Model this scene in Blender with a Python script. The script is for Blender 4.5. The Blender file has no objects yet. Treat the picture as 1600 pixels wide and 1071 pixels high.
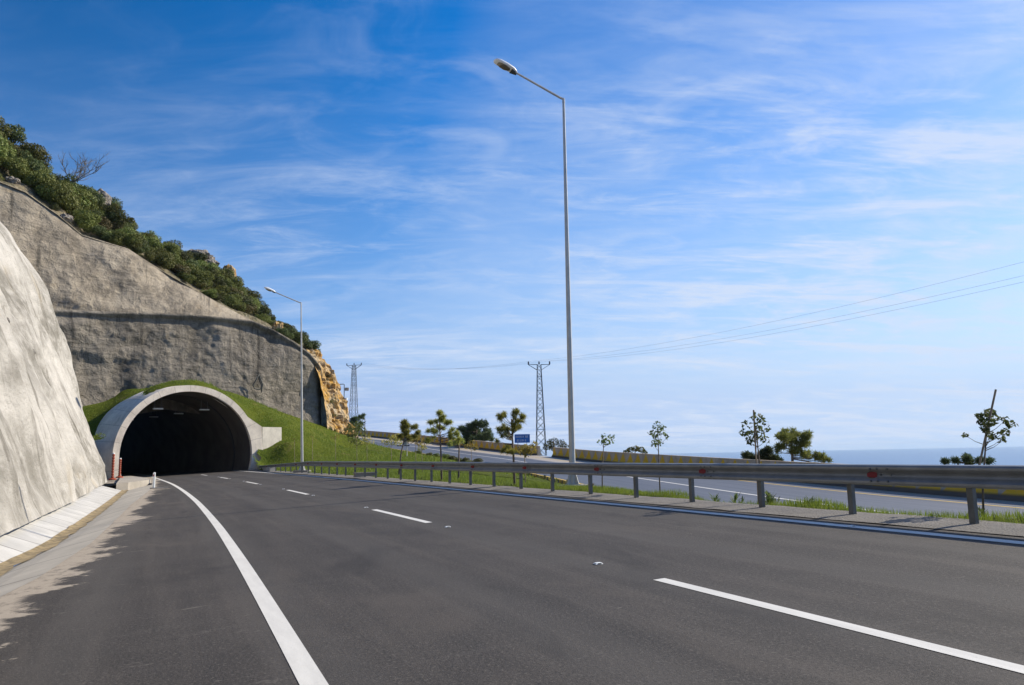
import bpy, math, random
import numpy as np
from mathutils import Vector, Matrix, noise
from math import sin, cos, pi, radians, atan2, sqrt
random.seed(11); RNG = np.random.default_rng(11)
SC = bpy.context.scene; COL = SC.collection

# ------------------------------------------------------------------ camera
F = 1220.0
M = np.array([[9.99800060e-01, 1.99960012e-02, 0.0],
              [2.82276502e-03, -1.41138251e-01, 9.89985872e-01],
              [-1.97957587e-02, 9.89787934e-01, 1.41166476e-01]])
HC = 1.526
cam = bpy.data.cameras.new('camera'); co = bpy.data.objects.new('camera', cam); COL.objects.link(co)
mw = Matrix.Identity(4)
for i in range(3):
    mw[i][0] = M[i, 0]; mw[i][1] = M[i, 1]; mw[i][2] = -M[i, 2]
mw[2][3] = HC
co.matrix_world = mw
cam.sensor_fit = 'HORIZONTAL'; cam.sensor_width = 36; cam.lens = 36 * F / 1600
cam.clip_start = 0.1; cam.clip_end = 200000
SC.camera = co

# ------------------------------------------------------------------ light
SUN_B, SUN_E = 67.0, 35.0           # bearing to the right of the camera's forward, elevation
sd = Vector((sin(radians(SUN_B)) * cos(radians(SUN_E)), cos(radians(SUN_B)) * cos(radians(SUN_E)), sin(radians(SUN_E))))
sl = bpy.data.lights.new('sun', 'SUN'); so = bpy.data.objects.new('sun', sl); COL.objects.link(so)
sl.energy = 5.0; sl.angle = radians(0.4); sl.color = (1.0, 0.91, 0.76)
so.rotation_euler = sd.to_track_quat('Z', 'Y').to_euler()

SC.view_settings.view_transform = 'Standard'; SC.view_settings.look = 'None'
SC.view_settings.exposure = 0.3; SC.view_settings.gamma = 1.0

def node(nt, typ, loc=None, **kw):
    n = nt.nodes.new(typ)
    for k, v in kw.items():
        if k.startswith('_'):
            setattr(n, k[1:], v)
        else:
            key = int(k[1:]) if k[0] == 'i' and k[1:].isdigit() else k.replace('__', ' ')
            s = n.inputs[key]
            if isinstance(v, bpy.types.NodeSocket): nt.links.new(v, s)
            else: s.default_value = v
    return n

def math_(nt, op, a, b=0.0, c=None, clamp=False):
    n = nt.nodes.new('ShaderNodeMath'); n.operation = op; n.use_clamp = clamp
    for i, v in enumerate((a, b, c)):
        if v is None: continue
        if isinstance(v, bpy.types.NodeSocket): nt.links.new(v, n.inputs[i])
        else: n.inputs[i].default_value = v
    return n.outputs[0]

def mix(nt, fac, a, b, mode='MIX'):
    n = nt.nodes.new('ShaderNodeMix'); n.data_type = 'RGBA'; n.blend_type = mode
    for s, v in ((n.inputs[0], fac), (n.inputs[6], a), (n.inputs[7], b)):
        if isinstance(v, bpy.types.NodeSocket): nt.links.new(v, s)
        else: s.default_value = v if isinstance(v, (int, float)) else (*v, 1.0)[:4]
    return n.outputs[2]

def ramp(nt, fac, lo, hi):
    n = nt.nodes.new('ShaderNodeMapRange'); n.clamp = True; n.interpolation_type = 'SMOOTHSTEP'
    nt.links.new(fac, n.inputs[0]); n.inputs[1].default_value = lo; n.inputs[2].default_value = hi
    return n.outputs[0]

def noise_n(nt, vec, scale, detail=4.0, rough=0.55, dist=0.0):
    return node(nt, 'ShaderNodeTexNoise', Vector=vec, Scale=scale, Detail=detail, Roughness=rough, Distortion=dist).outputs[0]

def mapping(nt, vec, scale=(1, 1, 1), rot=(0, 0, 0), loc=(0, 0, 0)):
    return node(nt, 'ShaderNodeMapping', Vector=vec, Scale=scale, Rotation=rot, Location=loc).outputs[0]

world = bpy.data.worlds.new('World'); SC.world = world; world.use_nodes = True
wt = world.node_tree; wt.nodes.clear()
sky = wt.nodes.new('ShaderNodeTexSky'); sky.sky_type = 'NISHITA'; sky.sun_disc = False
sky.sun_elevation = radians(SUN_E); sky.sun_rotation = radians(SUN_B)
sky.altitude = 60; sky.air_density = 1.0; sky.dust_density = 0.6; sky.ozone_density = 3.0
tc = wt.nodes.new('ShaderNodeTexCoord')
sep = node(wt, 'ShaderNodeSeparateXYZ', Vector=tc.outputs['Generated'])
sund = node(wt, 'ShaderNodeVectorMath', _operation='DOT_PRODUCT', i0=tc.outputs['Generated'], i1=(sin(radians(SUN_B)), cos(radians(SUN_B)), 0)).outputs['Value']
away = node(wt, 'ShaderNodeMapRange', Value=sund, From__Min=-.15, From__Max=.34).outputs[0]
# the air is deepest blue away from the sun and pales towards it and towards the sea
satn = math_(wt, 'SUBTRACT', 2.45, math_(wt, 'MULTIPLY', away, 1.1)); valn = math_(wt, 'ADD', .66, math_(wt, 'MULTIPLY', away, .28))
hsv = node(wt, 'ShaderNodeHueSaturation', Saturation=satn, Value=valn, Color=sky.outputs[0], Hue=.507)
pale = node(wt, 'ShaderNodeMapRange', Value=sep.outputs[2], From__Min=.56, From__Max=.02)
pale = math_(wt, 'POWER', pale.outputs[0], 2.0)
hz = mix(wt, node(wt, 'ShaderNodeMapRange', Value=sund, From__Min=.1, From__Max=.85).outputs[0], (2.0, 2.75, 4.5), (3.0, 3.9, 5.35))
base = mix(wt, math_(wt, 'MINIMUM', math_(wt, 'MULTIPLY', pale, 1.15), .97), hsv.outputs[0], hz)
zz = math_(wt, 'ADD', math_(wt, 'MAXIMUM', sep.outputs[2], 0.0), 0.16)
cx_ = math_(wt, 'DIVIDE', sep.outputs[0], zz); cy_ = math_(wt, 'DIVIDE', sep.outputs[1], zz)
cv = node(wt, 'ShaderNodeCombineXYZ', X=cx_, Y=cy_, Z=0.0).outputs[0]
v1 = mapping(wt, cv, (0.6, 2.0, 1), (0, 0, radians(-30)))
n1 = noise_n(wt, v1, 2.2, 9.0, 0.64, 0.9)
v2 = mapping(wt, cv, (0.9, 2.4, 1), (0, 0, radians(-48)), (3.1, 1.7, 0))
n2 = noise_n(wt, v2, 3.4, 9.0, 0.66, 1.1)
big = noise_n(wt, mapping(wt, cv, (0.6, 0.9, 1), (0, 0, 0), (5.3, 2.2, 0)), 0.8, 3.0, 0.5)
wisps = math_(wt, 'ADD', math_(wt, 'MULTIPLY', ramp(wt, n1, 0.41, 0.80), 1.0), math_(wt, 'MULTIPLY', ramp(wt, n2, 0.44, 0.84), 0.7))
wisps = math_(wt, 'MULTIPLY', wisps, math_(wt, 'ADD', math_(wt, 'MULTIPLY', ramp(wt, big, 0.36, 0.62), .85), 0.22))
n3 = noise_n(wt, mapping(wt, cv, (1.0, 1.5, 1), (0, 0, radians(-30)), (1.3, 6.1, 0)), 4.2, 5.0, 0.58, 0.6)
big2 = noise_n(wt, mapping(wt, cv, (0.5, 0.8, 1), (0, 0, 0.4), (2.9, 8.8, 0)), 0.9, 3.0, 0.5)
wisps = math_(wt, 'ADD', wisps, math_(wt, 'MULTIPLY', math_(wt, 'MULTIPLY', ramp(wt, n3, .42, .78), ramp(wt, big2, .34, .60)), .72))
# cirrus lies thicker low over the sea than overhead
low = ramp(wt, sep.outputs[2], 0.52, 0.20)
wisps = math_(wt, 'MULTIPLY', wisps, math_(wt, 'ADD', math_(wt, 'MULTIPLY', low, 0.75), 0.25))
wisps = math_(wt, 'MULTIPLY', wisps, math_(wt, 'ADD', math_(wt, 'MULTIPLY', node(wt, 'ShaderNodeMapRange', Value=sund, From__Min=-.1, From__Max=.5).outputs[0], .84), .18))
wisps = math_(wt, 'MINIMUM', math_(wt, 'MULTIPLY', wisps, 1.15), 0.80)
ccol = mix(wt, wisps, base, (3.7, 4.2, 5.15))
bg = node(wt, 'ShaderNodeBackground', Color=ccol, Strength=0.15)
wo = wt.nodes.new('ShaderNodeOutputWorld'); wt.links.new(bg.outputs[0], wo.inputs[0])

# ------------------------------------------------------------------ geometry helpers
PA, PB = 0.03966, 0.01999           # the carriageway is a banked plane z = PA x + PB y
def ray(x, y): return M @ np.array([(x - 800.0) / F, -(y - 535.5) / F, 1.0])
CP = np.array([0, 0, HC])
def plane_pt(x, y, dz=0.0):
    d = ray(x, y); t = (dz - HC) / (d[2] - PA * d[0] - PB * d[1]); return CP + d * t
def depth_pt(x, y, Y):
    d = ray(x, y); return CP + d * (Y / d[1])
# road reference line: left edge line
TH0, TK = 23.5, 0.06
def _curve():
    out = []
    for sg in (1, -1):
        x, y, s = -2.1, 7.0, 0.0
        while -40 <= s <= 150:
            th = radians(TH0 + TK * s); out.append((s, x, y, th))
            x += -sin(th) * .25 * sg; y += cos(th) * .25 * sg; s += .25 * sg
    out.sort(); return np.array(out[:]) 
CV = _curve()
def rd(s, n, dz=0.0):
    x = np.interp(s, CV[:, 0], CV[:, 1]); y = np.interp(s, CV[:, 0], CV[:, 2]); th = np.interp(s, CV[:, 0], CV[:, 3])
    X = x + n * cos(th); Y = y + n * sin(th)
    return np.array([X, Y, PA * X + PB * Y + dz])
def rn(s): return float(np.interp(s, [-15, 0, 4, 12, 24, 44], [9.25, 9.08, 8.98, 8.80, 8.68, 8.62]))
def sn(X, Y):
    X = np.atleast_1d(X).astype(float); Y = np.atleast_1d(Y).astype(float)
    S = np.empty_like(X); Nn = np.empty_like(X); c = CV[::4]
    for i in range(0, len(X), 4000):
        d = (X[i:i+4000, None] - c[None, :, 1]) ** 2 + (Y[i:i+4000, None] - c[None, :, 2]) ** 2
        j = d.argmin(1); th = c[j, 3]
        S[i:i+4000] = c[j, 0]; Nn[i:i+4000] = (X[i:i+4000] - c[j, 1]) * np.cos(th) + (Y[i:i+4000] - c[j, 2]) * np.sin(th)
    return S, Nn
# the other carriageway: its sea-side barrier line
BC = np.array([(14.3, -12, .25), (14.1, 0, .2), (13.9, 10, .1), (13.6, 20, 0.), (12.9, 30, 0.), (10.3, 45, .30), (6.5, 61, .75), (3.2, 70, 1.2),
               (-1.4, 80, 1.78), (-9.3, 95, 2.9), (-22, 115, 4.5), (-38, 135, 6.2), (-60, 158, 8)], float)
def _cr(P, per=12):
    out = []
    for i in range(len(P) - 1):
        p0 = P[max(i - 1, 0)]; p1 = P[i]; p2 = P[i + 1]; p3 = P[min(i + 2, len(P) - 1)]
        for k in range(per):
            t = k / per
            out.append(.5 * ((2 * p1) + (-p0 + p2) * t + (2 * p0 - 5 * p1 + 4 * p2 - p3) * t * t + (-p0 + 3 * p1 - 3 * p2 + p3) * t ** 3))
    out.append(P[-1]); return np.array(out)
BC = (BC - np.array([0, 0, HC])) * 1.28 + np.array([0, 0, HC])
BL = _cr(BC); _d = np.gradient(BL[:, :2], axis=0); _d /= np.linalg.norm(_d, axis=1)[:, None]
BN = np.stack([-_d[:, 1], _d[:, 0]], 1)      # points left, towards the median
BS = np.concatenate([[0], np.cumsum(np.linalg.norm(np.diff(BL[:, :2], axis=0), axis=1))])
def b2(i_s, off, dz=0.0):
    x = np.interp(i_s, BS, BL[:, 0]); y = np.interp(i_s, BS, BL[:, 1]); z = np.interp(i_s, BS, BL[:, 2])
    nx = np.interp(i_s, BS, BN[:, 0]); ny = np.interp(i_s, BS, BN[:, 1])
    return np.array([x + nx * off, y + ny * off, z + dz])
def b2_of(X, Y):
    j = ((X[:, None] - BL[None, :, 0]) ** 2 + (Y[:, None] - BL[None, :, 1]) ** 2).argmin(1)
    return BS[j], (X - BL[j, 0]) * BN[j, 0] + (Y - BL[j, 1]) * BN[j, 1]
def b2_at_y(Y): return float(np.interp(Y, BL[:, 1], BS))
# tunnel frame: t to the right along the portal, b into the hill
PM = np.array([-29.07, 70.47]); PH = radians(40.0)
TR = np.array([cos(PH), sin(PH)]); TB = np.array([-sin(PH), cos(PH)])
def tb(t, b, z): p = PM + TR * t + TB * b; return np.array([p[0], p[1], z])
def ray_b(x, y, b):
    d = ray(x, y); k = (b + PM @ TB) / (d[:2] @ TB); return CP + d * k

def link(ob, parent=None):
    COL.objects.link(ob)
    if parent is not None: ob.parent = parent
    return ob
def mk(name, verts, faces, mat, parent=None, smooth=False, uv=None, origin=None):
    me = bpy.data.meshes.new(name)
    V = np.asarray(verts, float).reshape(-1, 3)
    if origin is not None: V = V - np.asarray(origin, float)
    me.from_pydata(V.tolist(), [], [list(map(int, f)) for f in faces]); me.update()
    if uv is not None:
        ul = me.uv_layers.new(name='UVMap'); U = np.asarray(uv, float)
        idx = np.empty(len(me.loops), int); me.loops.foreach_get('vertex_index', idx)
        ul.data.foreach_set('uv', U[idx].ravel())
    if smooth: me.polygons.foreach_set('use_smooth', [True] * len(me.polygons))
    if mat is not None: me.materials.append(mat)
    ob = bpy.data.objects.new(name, me); link(ob, parent)
    if origin is not None and parent is None: ob.location = tuple(origin)
    return ob
def empty(name, loc):
    o = bpy.data.objects.new(name, None); o.location = tuple(float(v) for v in loc); o.empty_display_size = .3
    return link(o)
def tag(o, label=None, cat=None, group=None, kind=None):
    if label: o['label'] = label
    if cat: o['category'] = cat
    if group: o['group'] = group
    if kind: o['kind'] = kind
    return o
def struct(o): o['kind'] = 'structure'; return o

class MB:
    """collects pieces of one mesh"""
    def __init__(s): s.v = []; s.f = []
    def add(s, v, f):
        o = len(s.v); s.v += [tuple(map(float, p)) for p in v]; s.f += [[o + i for i in q] for q in f]
    def box(s, c, size, rz=0.0, taper=1.0):
        x, y, z = [k / 2 for k in size]; P = []
        for dz in (-1, 1):
            k = taper if dz > 0 else 1
            for dx, dy in ((-1, -1), (1, -1), (1, 1), (-1, 1)):
                a, b = dx * x * k, dy * y * k
                P.append((c[0] + a * cos(rz) - b * sin(rz), c[1] + a * sin(rz) + b * cos(rz), c[2] + dz * z))
        s.add(P, [(3, 2, 1, 0), (4, 5, 6, 7), (0, 1, 5, 4), (1, 2, 6, 5), (2, 3, 7, 6), (3, 0, 4, 7)])
    def tube(s, pts, rad, n=8, cap=True):
        pts = [Vector(p) for p in pts]; R = rad if hasattr(rad, '__len__') else [rad] * len(pts); P = []; Fc = []
        for i, p in enumerate(pts):
            d = (pts[min(i + 1, len(pts) - 1)] - pts[max(i - 1, 0)]).normalized()
            a = d.orthogonal().normalized() if i == 0 else (a - d * a.dot(d)).normalized()
            b = d.cross(a)
            for k in range(n):
                t = 2 * pi * k / n; P.append(p + (a * cos(t) + b * sin(t)) * R[i])
        for i in range(len(pts) - 1):
            for k in range(n):
                Fc.append((i * n + k, i * n + (k + 1) % n, (i + 1) * n + (k + 1) % n, (i + 1) * n + k))
        if cap:
            Fc.append(tuple(range(n - 1, -1, -1))); Fc.append(tuple((len(pts) - 1) * n + k for k in range(n)))
        s.add(P, Fc)
    def prism(s, poly, z0, z1):
        """poly of (x,y) anticlockwise; z0,z1 numbers or per-vertex lists"""
        n = len(poly); a = z0 if hasattr(z0, '__len__') else [z0] * n; b = z1 if hasattr(z1, '__len__') else [z1] * n
        P = [(p[0], p[1], a[i]) for i, p in enumerate(poly)] + [(p[0], p[1], b[i]) for i, p in enumerate(poly)]
        s.add(P, [tuple(range(n - 1, -1, -1)), tuple(range(n, 2 * n))] + [(i, (i + 1) % n, n + (i + 1) % n, n + i) for i in range(n)])
    def mk(s, name, mat, parent=None, smooth=False, origin=None): return mk(name, s.v, s.f, mat, parent, smooth, None, origin)

def grid(nu, nv): return [(i * nv + j, (i + 1) * nv + j, (i + 1) * nv + j + 1, i * nv + j + 1) for i in range(nu - 1) for j in range(nv - 1)]
def strip(name, ss, cols, mat, fn, parent=None, smooth=False, flip=True):
    """sheet along a road: cols = list of (n, dz) (numbers or functions of s)"""
    V = []; U = []
    for s in ss:
        for n, dz in cols:
            nn = n(s) if callable(n) else n; dd = dz(s) if callable(dz) else dz
            V.append(fn(s, nn, dd)); U.append((s, nn))
    fc = grid(len(ss), len(cols))
    if flip: fc = [f[::-1] for f in fc]
    return mk(name, V, fc, mat, parent, smooth, U)
def fnoise(p, octv=4, H=.9, lac=2.1): return noise.fractal(Vector(p), H, lac, octv)

# ------------------------------------------------------------------ materials
def newmat(name):
    m = bpy.data.materials.new(name); m.use_nodes = True; nt = m.node_tree; nt.nodes.clear()
    out = nt.nodes.new('ShaderNodeOutputMaterial'); b = nt.nodes.new('ShaderNodeBsdfPrincipled')
    nt.links.new(b.outputs[0], out.inputs[0]); return m, nt, b
def setv(nt, b, key, v):
    if isinstance(v, bpy.types.NodeSocket): nt.links.new(v, b.inputs[key])
    else: b.inputs[key].default_value = v if not isinstance(v, tuple) else (*v, 1.0)[:4]
def bump(nt, b, h, strength=.3, dist=.02):
    n = node(nt, 'ShaderNodeBump', Strength=strength, Distance=dist, Height=h); nt.links.new(n.outputs[0], b.inputs['Normal']); return n
def uvn(nt): return nt.nodes.new('ShaderNodeTexCoord').outputs['UV']
def objc(nt): return nt.nodes.new('ShaderNodeTexCoord').outputs['Object']

def plain(name, col, rough=.6, metal=0.0, var=.25, scale=6.0, bmp=.1, bscale=40.0):
    m, nt, b = newmat(name); o = objc(nt)
    k = noise_n(nt, o, scale, 5, .6)
    setv(nt, b, 'Base Color', mix(nt, ramp(nt, k, .3, .7), tuple(c * (1 - var) for c in col), tuple(min(1, c * (1 + var)) for c in col)))
    setv(nt, b, 'Roughness', rough); setv(nt, b, 'Metallic', metal)
    if bmp: bump(nt, b, noise_n(nt, o, bscale, 4, .6), bmp, .02)
    return m

def asphalt_mat():
    m, nt, b = newmat('asphalt'); u = uvn(nt)
    base = noise_n(nt, u, 0.9, 5, .6)
    fine = noise_n(nt, u, 55, 3, .7); fine2 = noise_n(nt, u, 190, 2, .6)
    streak = noise_n(nt, mapping(nt, u, (.09, 1.5, 1)), 1.6, 5, .6)
    cross = noise_n(nt, mapping(nt, u, (1.8, .22, 1)), 2.0, 5, .65, .4)
    c = mix(nt, ramp(nt, base, .3, .7), (.054, .049, .045), (.076, .069, .063))
    c = mix(nt, math_(nt, 'MULTIPLY', ramp(nt, streak, .46, .70), .75), c, (.112, .102, .092))
    c = mix(nt, math_(nt, 'MULTIPLY', ramp(nt, streak, .48, .30), .6), c, (.038, .035, .034))
    c = mix(nt, math_(nt, 'MULTIPLY', ramp(nt, cross, .54, .74), .5), c, (.115, .108, .1))
    c = mix(nt, math_(nt, 'MULTIPLY', ramp(nt, fine, .50, .68), .55), c, (.16, .148, .135))
    c = mix(nt, math_(nt, 'MULTIPLY', ramp(nt, fine2, .55, .72), .5), c, (.21, .195, .18))
    c = mix(nt, math_(nt, 'MULTIPLY', ramp(nt, fine, .46, .34), .5), c, (.02, .02, .022))
    grit = noise_n(nt, u, 30, 3, .8); gl = ramp(nt, grit, .54, .68)
    c = mix(nt, math_(nt, 'MULTIPLY', gl, .75), c, (.20, .19, .175)); c = mix(nt, math_(nt, 'MULTIPLY', ramp(nt, grit, .46, .34), .7), c, (.014, .019, .018))
    patch = noise_n(nt, mapping(nt, u, (.35, .8, 1), (0, 0, .1), (4, 9, 0)), .8, 6, .65, .6)
    c = mix(nt, math_(nt, 'MULTIPLY', ramp(nt, patch, .52, .70), .6), c, (.13, .116, .102))
    c = mix(nt, math_(nt, 'MULTIPLY', ramp(nt, patch, .46, .30), .75), c, (.04, .037, .035))
    sp0 = node(nt, 'ShaderNodeSeparateXYZ', Vector=u)
    tr = math_(nt, 'SINE', math_(nt, 'ADD', math_(nt, 'MULTIPLY', sp0.outputs[1], 3.55), math_(nt, 'MULTIPLY', streak, 2.0)))
    c = mix(nt, math_(nt, 'MULTIPLY', ramp(nt, tr, .1, 1.0), .34), c, (.118, .114, .108))
    fl = noise_n(nt, mapping(nt, u, (9.0, 2.2, 1), (0, 0, .15)), 1.6, 3, .6)
    fm = noise_n(nt, u, .9, 3, .6)
    c = mix(nt, math_(nt, 'MULTIPLY', math_(nt, 'MULTIPLY', ramp(nt, fl, .69, .74), ramp(nt, fm, .47, .60)), .55), c, (.36, .34, .31))
    oil = noise_n(nt, mapping(nt, u, (.6, 1, 1), (0, 0, 0), (2, 8, 0)), 2.6, 3, .6)
    c = mix(nt, math_(nt, 'MULTIPLY', ramp(nt, oil, .68, .76), .5), c, (.022, .021, .02))
    # dust washed over the left shoulder from the ditch: spiky tongues across the road, and scuffs
    sp = node(nt, 'ShaderNodeSeparateXYZ', Vector=u)
    tong = noise_n(nt, mapping(nt, u, (.26, .26, 1), (0, 0, .12)), 1.3, 7, .70, .8)
    tong2 = noise_n(nt, mapping(nt, u, (.62, .5, 1), (0, 0, .3)), 1.5, 8, .74, .6)
    near = math_(nt, 'SUBTRACT', math_(nt, 'MULTIPLY', sp.outputs[0], .042), 2.75)     # concrete edge n as a line in s
    dd = math_(nt, 'SUBTRACT', sp.outputs[1], near)
    reach = math_(nt, 'ADD', math_(nt, 'MULTIPLY', math_(nt, 'POWER', ramp(nt, tong, .42, .78), 2.0), 1.0), math_(nt, 'MULTIPLY', ramp(nt, tong2, .42, .75), .5))
    wsh = ramp(nt, math_(nt, 'SUBTRACT', math_(nt, 'ADD', reach, .22), dd), -.05, .12)
    scuff = noise_n(nt, mapping(nt, u, (3.2, .75, 1), (0, 0, .2)), 2.4, 4, .7, .3)
    leftish = ramp(nt, sp.outputs[1], 1.2, -2.0)
    sc = math_(nt, 'MULTIPLY', ramp(nt, scuff, .63, .73), math_(nt, 'ADD', math_(nt, 'MULTIPLY', leftish, .8), .1))
    c = mix(nt, math_(nt, 'MULTIPLY', sc, .8), c, (.36, .34, .31))
    wn = noise_n(nt, u, 14, 5, .7); brk = noise_n(nt, mapping(nt, u, (.9, 1, 1)), 4, 7, .78)
    wsh = math_(nt, 'MULTIPLY', wsh, math_(nt, 'ADD', math_(nt, 'MULTIPLY', ramp(nt, brk, .36, .50), .5), .5))
    c = mix(nt, math_(nt, 'MULTIPLY', wsh, math_(nt, 'ADD', math_(nt, 'MULTIPLY', wn, .5), .6), clamp=True), c, (.62, .56, .465))
    c = mix(nt, 1.0, c, (.66, .625, .59), 'MULTIPLY')
    setv(nt, b, 'Base Color', c); setv(nt, b, 'Roughness', .82); setv(nt, b, 'Specular IOR Level', .35)
    bump(nt, b, math_(nt, 'ADD', fine, math_(nt, 'MULTIPLY', fine2, .6)), .5, .012)
    return m

def asphalt2_mat():
    m, nt, b = newmat('worn_asphalt'); u = uvn(nt); sp = node(nt, 'ShaderNodeSeparateXYZ', Vector=u)
    streak = noise_n(nt, mapping(nt, u, (.05, 1.6, 1)), 1.4, 5, .6); fine = noise_n(nt, u, 30, 3, .7)
    c = mix(nt, ramp(nt, streak, .3, .7), (.058, .066, .085), (.095, .103, .125))
    c = mix(nt, math_(nt, 'MULTIPLY', ramp(nt, fine, .5, .7), .4), c, (.16, .16, .17))
    dust = noise_n(nt, mapping(nt, u, (.2, 1.2, 1)), 1.5, 5, .6)
    edge = ramp(nt, math_(nt, 'ADD', sp.outputs[1], math_(nt, 'SUBTRACT', math_(nt, 'ADD', dust, 1.3), math_(nt, 'MULTIPLY', ramp(nt, sp.outputs[0], 60, 95), 2.7))), 3.3, 2.4)
    c = mix(nt, math_(nt, 'MULTIPLY', edge, .9), c, (.40, .35, .28))
    setv(nt, b, 'Base Color', c); setv(nt, b, 'Roughness', .62); setv(nt, b, 'Specular IOR Level', .5)
    bump(nt, b, fine, .3, .01); return m

def paint_mat(name, col, wear=.35):
    m, nt, b = newmat(name); u = uvn(nt)
    k = noise_n(nt, u, 30, 4, .7); k2 = noise_n(nt, mapping(nt, u, (.5, 3, 1)), 3, 4, .6)
    c = mix(nt, ramp(nt, k2, .3, .7), tuple(x * .88 for x in col), col)
    c = mix(nt, math_(nt, 'MULTIPLY', ramp(nt, k, .62, .76), wear), c, (.2, .19, .18))
    setv(nt, b, 'Base Color', c); setv(nt, b, 'Roughness', .6); bump(nt, b, k, .25, .006); return m

def gravel_mat():
    m, nt, b = newmat('gravel'); u = uvn(nt)
    v = node(nt, 'ShaderNodeTexVoronoi', Vector=u, Scale=28.0).outputs['Distance']
    k = noise_n(nt, u, 1.3, 5, .65); f = noise_n(nt, u, 42, 3, .7)
    c = mix(nt, ramp(nt, k, .3, .7), (.12, .11, .098), (.185, .168, .148))
    c = mix(nt, math_(nt, 'MULTIPLY', ramp(nt, f, .5, .7), .6), c, (.34, .32, .28))
    c = mix(nt, math_(nt, 'MULTIPLY', ramp(nt, f, .45, .3), .6), c, (.06, .055, .05))
    setv(nt, b, 'Base Color', c); setv(nt, b, 'Roughness', .95)
    bump(nt, b, math_(nt, 'ADD', v, f), .7, .02); return m

def shotcrete_mat(name, light, dark, stain, streak_amt=.5, lines=True, warm=(.34, .26, .15)):
    """sprayed concrete, uv = (along, up the face) in metres"""
    m, nt, b = newmat(name); u = uvn(nt)
    big = noise_n(nt, u, .22, 5, .6); mid = noise_n(nt, u, 1.1, 6, .65, .3); fine = noise_n(nt, u, 9, 5, .7)
    st = noise_n(nt, mapping(nt, u, (1.0, .09, 1)), 1.3, 6, .65, .25)
    c = mix(nt, ramp(nt, big, .35, .65), dark, light)
    c = mix(nt, math_(nt, 'MULTIPLY', ramp(nt, mid, .40, .70), .55), c, tuple(min(1, x * 1.25) for x in light))
    c = mix(nt, math_(nt, 'MULTIPLY', ramp(nt, st, .52, .75), streak_amt), c, stain)
    c = mix(nt, math_(nt, 'MULTIPLY', ramp(nt, st, .44, .28), streak_amt * .7), c, tuple(min(1, x * 1.35) for x in light))
    w = noise_n(nt, mapping(nt, u, (.5, .5, 1), (0, 0, 0), (7, 3, 0)), .45, 5, .6)
    c = mix(nt, math_(nt, 'MULTIPLY', ramp(nt, w, .60, .78), .6), c, warm)
    setv(nt, b, 'Base Color', c); setv(nt, b, 'Roughness', .93); setv(nt, b, 'Specular IOR Level', .2)
    h = math_(nt, 'ADD', math_(nt, 'MULTIPLY', mid, 1.6), math_(nt, 'MULTIPLY', fine, .5))
    if lines:
        wob = noise_n(nt, u, .7, 4, .6)
        sp = node(nt, 'ShaderNodeSeparateXYZ', Vector=u)
        ph = math_(nt, 'ADD', math_(nt, 'MULTIPLY', sp.outputs[1], 2 * pi / .42), math_(nt, 'MULTIPLY', wob, 7.0))
        ln = math_(nt, 'SINE', ph)
        pm = ramp(nt, noise_n(nt, u, .5, 4, .6), .42, .6)
        h = math_(nt, 'ADD', h, math_(nt, 'MULTIPLY', math_(nt, 'MULTIPLY', ln, pm), .055))
    pt = noise_n(nt, mapping(nt, u, (1, .6, 1), (0, 0, .4), (9, 4, 0)), .38, 7, .68, .5)
    c = mix(nt, math_(nt, 'MULTIPLY', ramp(nt, pt, .53, .66), .6 if lines else .3), c, tuple(x * .75 for x in dark))
    c = mix(nt, math_(nt, 'MULTIPLY', ramp(nt, pt, .44, .34), .45), c, tuple(min(1, x * 1.3) for x in light))
    pit = noise_n(nt, u, 3.5, 6, .75)
    c2 = mix(nt, math_(nt, 'MULTIPLY', ramp(nt, pit, .66, .76), .5 if lines else .25), c, dark if not lines else stain); c2 = mix(nt, math_(nt, 'MULTIPLY', ramp(nt, fine, .58, .75), .35 if lines else .12), c2, tuple(x * .6 for x in dark)); setv(nt, b, 'Base Color', c2)
    h = math_(nt, 'SUBTRACT', h, math_(nt, 'MULTIPLY', ramp(nt, pit, .64, .76), .5))
    bump(nt, b, h, 1.0, .32 if lines else .13); return m

def concrete_mat(name, col, joint=None, rough=.85):
    m, nt, b = newmat(name); u = uvn(nt); o = objc(nt)
    k = noise_n(nt, o, .9, 6, .65); f = noise_n(nt, o, 22, 4, .7)
    c = mix(nt, ramp(nt, k, .3, .7), tuple(x * .8 for x in col), tuple(min(1, x * 1.12) for x in col))
    c = mix(nt, math_(nt, 'MULTIPLY', ramp(nt, f, .56, .75), .35), c, tuple(x * .55 for x in col))
    h = f
    if joint:
        sp = node(nt, 'ShaderNodeSeparateXYZ', Vector=u)
        sk = math_(nt, 'ADD', sp.outputs[0], math_(nt, 'MULTIPLY', sp.outputs[1], joint[1]))
        fr = math_(nt, 'ABSOLUTE', math_(nt, 'SUBTRACT', math_(nt, 'FRACT', math_(nt, 'DIVIDE', sk, joint[0])), .5))
        jl = ramp(nt, fr, .5 - .05 / joint[0], .5 - .022 / joint[0])
        cell = math_(nt, 'FRACT', math_(nt, 'MULTIPLY', math_(nt, 'SINE', math_(nt, 'MULTIPLY', math_(nt, 'FLOOR', math_(nt, 'ADD', math_(nt, 'DIVIDE', sk, joint[0]), .0)), 12.99)), 437.5))
        c = mix(nt, math_(nt, 'MULTIPLY', cell, .3), c, tuple(x * .72 for x in col))
        c = mix(nt, math_(nt, 'MULTIPLY', jl, .75), c, (.12, .11, .1))
        h = math_(nt, 'SUBTRACT', h, math_(nt, 'MULTIPLY', jl, 2.0))
    setv(nt, b, 'Base Color', c); setv(nt, b, 'Roughness', rough); bump(nt, b, h, .3, .02); return m

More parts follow.
